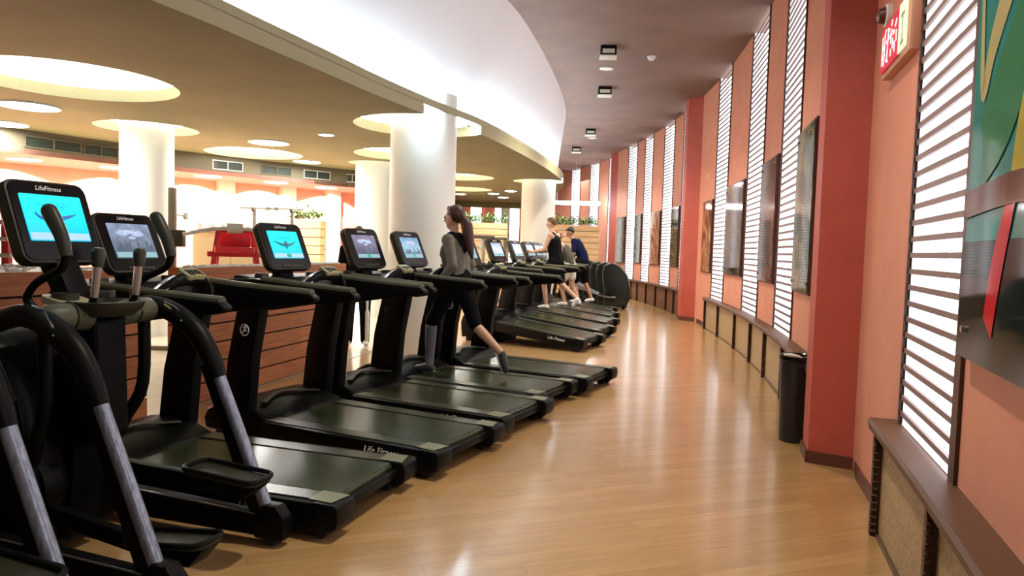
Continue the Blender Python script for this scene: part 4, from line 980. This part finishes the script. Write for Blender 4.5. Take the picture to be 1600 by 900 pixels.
t = thing('squat_rack', 'slim grey rack stand that holds the barbell in the hall', 'rack', p + Vector((0,.06,0)))
for x in (-.3, .3):
    mb = MB(); mb.box((x-.02,-.02,0),(x+.02,.02,1.95)); mb.box((x-.02,-.08,1.93),(x+.02,.02,1.955)); mb.box((x-.02,-.08,1.93),(x+.02,-.07,1.99)); mb.build('upright', mat('rack_grey', (.4,.38,.33), .4), t)
mb = MB(); mb.box((-.3,-.02,.1),(.3,.02,.14)); mb.build('crosspiece', PALEM, t)
# wooden dumbbell cabinet with round weights
p = at(330, 12.0)
t = thing('equipment_cabinet', 'pale wooden cabinet in the hall behind the red machine', 'cabinet', p, math.radians(15))
mb = MB(); mb.box((-.28,0,0),(.9,.4,1.58)); mb.build('body', PALEPLANK, t, bevel=.01)
mb = MB(); mb.box((-.30,-.02,1.58),(.92,.42,1.61)); mb.build('top', mat('cab_top', (.3,.22,.13), .5), t)
mb = MB(); mb.box((-.24,-.015,.1),(.30,0,1.5)); mb.box((.32,-.015,.1),(.86,0,1.5)); mb.build('door', mat('cab_door', (.5,.36,.19), .5), t)
for i in range(6):
    d = MB(); x = 0
    d.lathe([(.0005,0),(.055,0),(.055,.11),(.03,.13),(.03,.15),(.0005,.15)], n=14)
    o = d.build('steel_canister', PALEM, smooth=True); M4 = Matrix.Translation(p) @ Matrix.Rotation(math.radians(15), 4, 'Z'); o.location = M4 @ Vector((-.18 + i*.19, .15, 1.61))
    tag(o, 'small steel canister on the pale cabinet, %s from the left' % ['first','second','third','fourth','fifth','sixth'][i], 'canister', 'steel canisters on the hall cabinet')
p = at(6, 6.2)
t = thing('power_rack', 'red rack frame at the left picture edge behind the front console', 'rack', p, 0)
mb = MB()
for x in (-.45, .03): mb.box((x-.03,-.03,0),(x+.03,.03,1.72))
mb.box((-.45,-.03,1.66),(.03,.03,1.72)); mb.box((-.45,-.03,.3),(.03,.03,.36)); mb.build('frame', REDM, t, bevel=.005)
for z in (1.28, 1.42, 1.56):
    mb = MB(); mb.tube([(-.4,-.05,z),(.10,-.05,z)], .02, 10); mb.build('weight_peg', PALEM, t, smooth=True)
for px, y, lb, rz in ((750, 17.5, 'dark cable machine between the running woman and the far column', .3), (772, 20.0, 'dark weight machine in front of the hedge beside the far column', -.2)):
    t = thing('cable_machine', lb, 'exercise machine', at(px, y), rz, 'dark machines by the far hedge')
    mb = MB(); mb.box((-.35,-.05,0),(-.27,.05,1.75)); mb.box((.27,-.05,0),(.35,.05,1.75)); mb.box((-.35,-.05,1.68),(.35,.05,1.76)); mb.box((-.4,-.3,0),(.4,.3,.08)); mb.build('frame', mat('dull_frame', (.10,.10,.07), .4), t, bevel=.01)
    mb = MB(); mb.box((-.15,-.09,.2),(.15,.09,1.1)); 
    mb.build('weight_stack', BLACK, t, bevel=.005)
    mb = MB(); mb.tube([(0,-.02,1.1),(0,-.02,1.68)], .01, 6); mb.tube([(-.22,-.15,1.45),(.22,-.15,1.45)], .02, 8); mb.tube([(0,-.02,1.5),(0,-.15,1.45)], .01, 6); mb.build('pull_bar', PALEM, t)
    mb = MB(); mb.prism(rrect(.36,.30,.05,3,cy=-.35), 'z', .5, .57); mb.box((-.03,-.38,.06),(.03,-.32,.5)); mb.build('seat', mat('seat_dull', (.35,.36,.3), .5), t)

# ------------------------------------------------------------------ people
def capsule(mb, p, q, r0, r1, n=12):
    p = Vector(p); q = Vector(q); d = q - p; L = d.length
    if L < 1e-4: mb.ball(p, r0, 12, 8); return
    mb.tube([p, q], [r0, r1], n); mb.ball(p, r0, n, 8); mb.ball(q, r1, n, 8)
def remeshed(mb, name, m, parent, vox, sm=4):
    o = mb.build(name, m, None)
    md = o.modifiers.new('r', 'REMESH'); md.mode = 'VOXEL'; md.voxel_size = vox; md.use_smooth_shade = True
    s_ = o.modifiers.new('s', 'SMOOTH'); s_.iterations = sm; s_.factor = .5
    dg = bpy.context.evaluated_depsgraph_get(); me = bpy.data.meshes.new_from_object(o.evaluated_get(dg)); me.name = name
    old = o.name; bpy.data.objects.remove(o)
    for p in me.polygons: p.use_smooth = True
    if not me.materials: me.materials.append(m)
    return link(bpy.data.objects.new(old, me), parent)
def person(label, loc, rz, J, skin, cloth, vox=.011, fem=False, hair=None, z0=0):
    """local frame: +x forward, +y left, z up. J: joint dict"""
    t = thing('person', label, 'person', loc, rz)
    V = {k: Vector(v) for k, v in J.items() if k != 'curl'}; b = MB(); sh = .88 if fem else 1.
    sp = [(V['pelvis'], .115), (V['waist'], .105*sh), (V['chest'], .125*sh), (V['neck'] - Vector((0,0,.05)), .07)]
    for k in range(3):
        for s in (-1, 1):
            o_ = Vector((0, s*.05, 0)); capsule(b, sp[k][0] + o_, sp[k+1][0] + o_*(1 if k < 2 else .4), sp[k][1]*.9, sp[k+1][1]*.9)
    capsule(b, V['neck'] - Vector((0,0,.05)), V['head'] - Vector((.01,0,.07)), .056*sh, .050*sh)
    # head: skull, jaw, nose, ears, brow, lips
    h = V['head']; fw = V['face'].normalized(); up = (Vector((0,0,1)) - fw*fw.z).normalized(); lf = up.cross(fw)
    def hp(x, y, z): return h + fw*x + lf*y + up*z
    b.ball(hp(-.012,0,.025), .088, 16, 12, (1.08,.86,1.05)); capsule(b, hp(.02,0,.01), hp(.045,0,-.075), .062, .034); capsule(b, hp(.0,0,-.02), hp(.03,0,-.06), .065, .045)
    capsule(b, hp(.082,0,.018), hp(.102,0,-.018), .009, .014, 8); capsule(b, hp(.078,-.03,.030), hp(.078,.03,.030), .012, .012, 8)
    capsule(b, hp(.080,-.016,-.048), hp(.080,.016,-.048), .009, .009, 8)
    for s in (-1, 1): capsule(b, hp(-.005,s*.078,.022), hp(-.008,s*.080,-.018), .013, .010, 8)
    arms = {}
    for s, k in ((1, 'L'), (-1, 'R')):
        sh_, el, wr, hd = V['sh'+k], V['el'+k], V['wr'+k], V['hd'+k]
        capsule(b, V['chest'] + Vector((0,s*.08,.06)), sh_, .07*sh, .058*sh); capsule(b, sh_, el, .052*sh, .040*sh); capsule(b, el, wr, .040*sh, .026*sh)
        d = (hd - wr).normalized(); capsule(b, wr, wr + d*.04, .027*sh, .030*sh)
        sd = d.cross(Vector((1,0,0))); sd = sd.normalized() if sd.length > .1 else Vector((0,1,0)); nn = sd.cross(d).normalized()
        palm = wr + d*.085
        for j in range(-2, 2): capsule(b, wr + d*.02 + sd*(j+.5)*.014, palm + sd*(j+.5)*.020, .013, .012, 8)
        curl = J.get('curl', .5)
        for j, ln in enumerate((.060,.075,.080,.070)):
            f0 = palm + sd*((1.5-j)*.021); f1 = f0 + (d*(1-curl*.4) + nn*curl*.5).normalized()*ln*.5; f2 = f1 + (d*(1-curl) + nn*curl).normalized()*ln*.5
            capsule(b, f0, f1, .0105, .0095, 8); capsule(b, f1, f2, .0095, .008, 8)
        th0 = wr + d*.03 - sd*.03; capsule(b, th0, th0 + (d*.7 - sd*.6).normalized()*.04, .013, .011, 8); capsule(b, th0 + (d*.7 - sd*.6).normalized()*.04, th0 + (d*.7 - sd*.6).normalized()*.04 + d*.03, .011, .009, 8)
        hp_, kn, an, to = V['hip'+k], V['kn'+k], V['an'+k], V['to'+k]
        capsule(b, hp_, kn, .085, .055); m_ = kn.lerp(an, .3); capsule(b, kn, m_, .052, .052); capsule(b, m_, an, .052, .034); capsule(b, an, to, .035, .028)
    body = remeshed(b, 'body', skin, t, vox)
    # eyes
    eyes = MB()
    for s in (-1, 1): eyes.ball(hp(.079, s*.031, .012), .0125, 10, 8)
    eyes.build('eyes', mat('eye', (.04,.03,.025), .3), t, smooth=True)
    for nm, m, fn in cloth:
        if nm in ('shoes', 'soles'):
            for k in 'LR':
                c = MB(); fn(c, V, hp, k); remeshed(c, nm[:-1], m, t, vox)
            continue
        c = MB(); fn(c, V, hp); remeshed(c, nm, m, t, vox)
    return t
def hair_short(c, V, hp):
    c.ball(hp(-.03,0,.045), .092, 14, 10, (1.02,.90,1.0)); capsule(c, hp(.03,0,.10), hp(-.06,0,.06), .035, .05); capsule(c, hp(-.07,-.03,.0), hp(-.07,.03,.0), .04, .04)
def shoes(c, V, hp, ks='LR'):
    for k in ks:
        a, b_ = V['an'+k], V['to'+k]; d = (b_ - a); capsule(c, a - Vector((0,0,.015)), b_, .044, .036); hl = a + Vector((-.03,0,-.03)) if d.x > .02 else a; capsule(c, hl, b_, .040, .036)
def shorts_f(frac, r0=.105, r1=.085):
    def f(c, V, hp):
        for s in (-.05, 0, .05): capsule(c, V['pelvis'] + Vector((0,s,-.03)), V['waist'] + Vector((0,s,-.04)), .125, .115)
        for k in 'LR': capsule(c, V['hip'+k], V['hip'+k].lerp(V['kn'+k], frac), r0, r1)
    return f
def top_f(sleeve, r=1.0, low=.0, arm=.062):
    def f(c, V, hp):
        for s in (-.055, .055):
            capsule(c, V['pelvis'] + Vector((0,s,low)), V['waist'] + Vector((0,s,0)), .118*r, .112*r); capsule(c, V['waist'] + Vector((0,s,0)), V['chest'] + Vector((0,s,0)), .112*r, .128*r)
            capsule(c, V['chest'] + Vector((0,s,0)), V['neck'] + Vector((0,s*.6,-.07)), .124*r, .07*r)
        for k, s in (('L', 1), ('R', -1)):
            if sleeve > 0:
                capsule(c, V['chest'] + Vector((0,s*.08,.07)), V['sh'+k], .08*r, .070*r)
                if sleeve <= 1: capsule(c, V['sh'+k], V['sh'+k].lerp(V['el'+k], sleeve), .070*r, arm*r)
                else: capsule(c, V['sh'+k], V['el'+k], .066*r, .052*r); capsule(c, V['el'+k], V['el'+k].lerp(V['wr'+k], sleeve-1), .052*r, .036*r)
    return f
SK1 = mat('skin_light', (.42,.22,.14), .5); SK2 = mat('skin_pale', (.50,.30,.20), .5)
HB = mat('hair_dark_brown', (.055,.015,.009), .5, noise=((30,30,8), .5)); HBL = mat('hair_brown', (.10,.06,.025), .5); HK = mat('hair_black', (.01,.008,.008), .45)
GREYH = mat('grey_sweater', (.13,.125,.095), .8, noise=((25,25,25), .2)); DKV = mat('black_vest', (.012,.012,.013), .8, spec=.06); NAVY = mat('navy_tee', (.008,.012,.045), .8, spec=.06); BKT = mat('black_tank', (.005,.005,.006), .8, spec=.06)
SHORT = mat('black_shorts', (.005,.005,.006), .8, spec=.06); WSHORT = mat('white_shorts', (.62,.60,.50), .7); SOCK = mat('grey_sock', (.14,.15,.17), .7); SHOE = mat('dark_shoe', (.03,.03,.035), .5); WSHOE = mat('white_shoe', (.75,.75,.72), .5)
# running woman; deck top .19
def ponytail(c, V, hp):
    c.ball(hp(-.030,0,.040), .096, 14, 10, (1.05,.92,1.02)); capsule(c, hp(.04,0,.095), hp(-.08,0,.05), .035, .05)
    capsule(c, hp(-.10,0,.02), hp(-.15,0,-.08), .040, .060); capsule(c, hp(-.15,0,-.08), hp(-.17,0,-.24), .060, .055); capsule(c, hp(-.17,0,-.24), hp(-.20,0,-.40), .055, .018)
def pelt(o, h): return o
def vest(c, V, hp):
    capsule(c, V['neck'] + Vector((.0,-.07,-.04)), V['neck'] + Vector((0,.07,-.04)), .055, .055)
    for s in (-.09, .09): capsule(c, V['neck'] + Vector((.02,s*.6,-.05)), V['chest'] + Vector((.065,s*.7,-.02)), .05, .065); 
    capsule(c, V['chest'] + Vector((-.06,0,.05)), V['neck'] + Vector((-.03,0,-.05)), .08, .06); capsule(c, V['chest'] + Vector((.065,0,0)), V['waist'] + Vector((.06,0,0)), .085, .06)
def socks(c, V, hp):
    for k in 'L': capsule(c, V['kn'+k].lerp(V['an'+k], .12), V['kn'+k].lerp(V['an'+k], .4), .062, .058); capsule(c, V['kn'+k].lerp(V['an'+k], .4), V['an'+k], .058, .042)
def soles(c, V, hp, ks='LR'):
    for k in ks:
        a, b_ = V['an'+k], V['to'+k]; d = (b_ - a).normalized(); dn = Vector((d.z, 0, -d.x)) if d.x > 0 else Vector((-d.z,0,d.x)); 
        dn = dn if dn.z < 0 else -dn; capsule(c, a + dn*.062 - d*.03, b_ + dn*.03 + d*.02, .020, .018)
JW = dict(pelvis=(0,0,.93), waist=(.015,0,1.05), chest=(.05,0,1.23), neck=(.055,0,1.42), head=(.075,0,1.565), face=(1,0,-.06),
  shL=(.03,.17,1.345), elL=(-.06,.22,1.10), wrL=(.10,.22,.93), hdL=(.16,.20,.87), shR=(.06,-.17,1.345), elR=(-.02,-.22,1.10), wrR=(.13,-.20,.95), hdR=(.19,-.18,.90),
  hipL=(.02,.09,.90), knL=(.25,.09,.52), anL=(.26,.09,.085), toL=(.40,.09,.04), hipR=(0,-.09,.90), knR=(-.16,-.09,.50), anR=(-.47,-.09,.24), toR=(-.51,-.09,.09), curl=.8)
T4 = TREAD[3]; hd4 = math.radians(26)
wp = Vector((.47,6.72,0)) + Vector((-math.cos(hd4), math.sin(hd4), 0))*1.12
person('ponytailed woman in a grey long-sleeved top, running on a treadmill', (wp.x, wp.y, .185), PI - hd4, JW, SK2,
  [('sweater', GREYH, top_f(1.75, .95)), ('vest', DKV, vest), ('hair', HB, ponytail), ('leggings', SHORT, shorts_f(.97, .100, .068)), ('sock', SOCK, socks), ('shoes', SHOE, shoes), ('soles', WSHOE, soles)], .010, True)
def walker(label, i, fwd, J, skin, cloth, **k):
    x, y, hd = TM[i][:3]; h = math.radians(hd); p = Vector((x, y, 0)) + Vector((-math.cos(h), math.sin(h), 0))*fwd
    z = .19 + (.0 if TM[i][3] else .2*fwd/1.9)
    return person(label, (p.x, p.y, z), PI - h, J, skin, cloth, **k)
JM = dict(pelvis=(0,0,.97), waist=(.03,0,1.10), chest=(.07,0,1.31), neck=(.09,0,1.50), head=(.13,0,1.645), face=(1,0,-.25),
  shL=(.07,.20,1.43), elL=(.16,.26,1.15), wrL=(.42,.22,1.10), hdL=(.52,.20,1.12), shR=(.07,-.20,1.43), elR=(.16,-.26,1.15), wrR=(.42,-.22,1.10), hdR=(.52,-.20,1.12),
  hipL=(.02,.10,.93), knL=(.20,.10,.52), anL=(.14,.10,.085), toL=(.30,.10,.04), hipR=(0,-.10,.93), knR=(-.06,-.10,.52), anR=(-.40,-.10,.24), toR=(-.33,-.10,.09), curl=.9)
walker('brown-haired man in a black tank top, jogging with both hands on the console', 7, 1.14, JM, SK2,
  [('tank_top', BKT, top_f(0, 1.03)), ('hair', HBL, hair_short), ('shorts', SHORT, shorts_f(.85, .115, .10)), ('shoes', WSHOE, shoes)], vox=.014)
JN = dict(pelvis=(-.05,0,.97), waist=(-.02,0,1.10), chest=(.10,0,1.30), neck=(.18,0,1.47), head=(.27,0,1.585), face=(1,0,-.65),
  shL=(.13,.20,1.40), elL=(.12,.25,1.12), wrL=(.30,.20,1.02), hdL=(.38,.18,1.0), shR=(.13,-.20,1.40), elR=(.12,-.25,1.12), wrR=(.30,-.20,1.02), hdR=(.38,-.18,1.0),
  hipL=(-.03,.10,.93), knL=(.12,.10,.50), anL=(.02,.10,.085), toL=(.18,.10,.04), hipR=(-.05,-.10,.93), knR=(-.08,-.10,.50), anR=(-.25,-.10,.11), toR=(-.12,-.10,.05), curl=.9)
walker('black-haired man in a navy T-shirt, head bowed, on the farthest treadmill', 9, .78, JN, SK1,
  [('t_shirt', NAVY, top_f(.75, 1.03)), ('hair', HK, hair_short), ('shorts', SHORT, shorts_f(.9, .115, .10)), ('shoes', WSHOE, shoes)], vox=.014)
JS = {k: (tuple(c*.90 for c in v) if isinstance(v, tuple) else v) for k, v in JN.items()}; JS['face'] = (1,0,-.3)
walker('small person in a dark tank top leaning on the rail between the two men', 8, 1.02, JS, SK2,
  [('tank_top', mat('dark_tank', (.05,.05,.035), .7), top_f(0, 1.0)), ('hair', mat('hair_auburn', (.22,.09,.05), .5), hair_short), ('shorts', WSHORT, shorts_f(.6, .105, .10)), ('shoes', WSHOE, shoes)], vox=.014, fem=True)
JP = dict(pelvis=(0,0,.93), waist=(0,0,1.06), chest=(.02,0,1.26), neck=(.02,0,1.45), head=(.03,0,1.59), face=(1,0,-.05),
  shL=(.01,.19,1.38), elL=(.0,.24,1.10), wrL=(.06,.23,.86), hdL=(.08,.22,.78), shR=(.01,-.19,1.38), elR=(0,-.24,1.10), wrR=(.06,-.23,.86), hdR=(.08,-.22,.78),
  hipL=(0,.10,.90), knL=(.02,.11,.49), anL=(0,.12,.085), toL=(.14,.13,.04), hipR=(0,-.10,.90), knR=(.02,-.11,.49), anR=(0,-.12,.085), toR=(.14,-.13,.04), curl=.4)
def stripe(c, V, hp):
    for s, k in ((1,'L'),(-1,'R')):
        for a, b_ in (('hip','kn'),('kn','an')): capsule(c, V[a+k] + Vector((.072,s*.03,0)), V[b_+k] + Vector((.052,s*.02,0)), .034, .030)
def trousers(c, V, hp):
    shorts_f(1.0, .105, .082)(c, V, hp)
    for k in 'LR': capsule(c, V['kn'+k], V['an'+k], .080, .065)
pp_ = at(560, 10.3)
person('person in dark track trousers with a white stripe and white trainers, standing in the hall', (pp_.x, pp_.y, .004), math.radians(-75), JP, SK1,
  [('jacket', BKT, top_f(1.8, 1.03)), ('trousers', SHORT, trousers), ('trouser_stripe', WSHOE, stripe), ('hair', HBL, hair_short), ('shoes', WSHOE, shoes)], vox=.014)
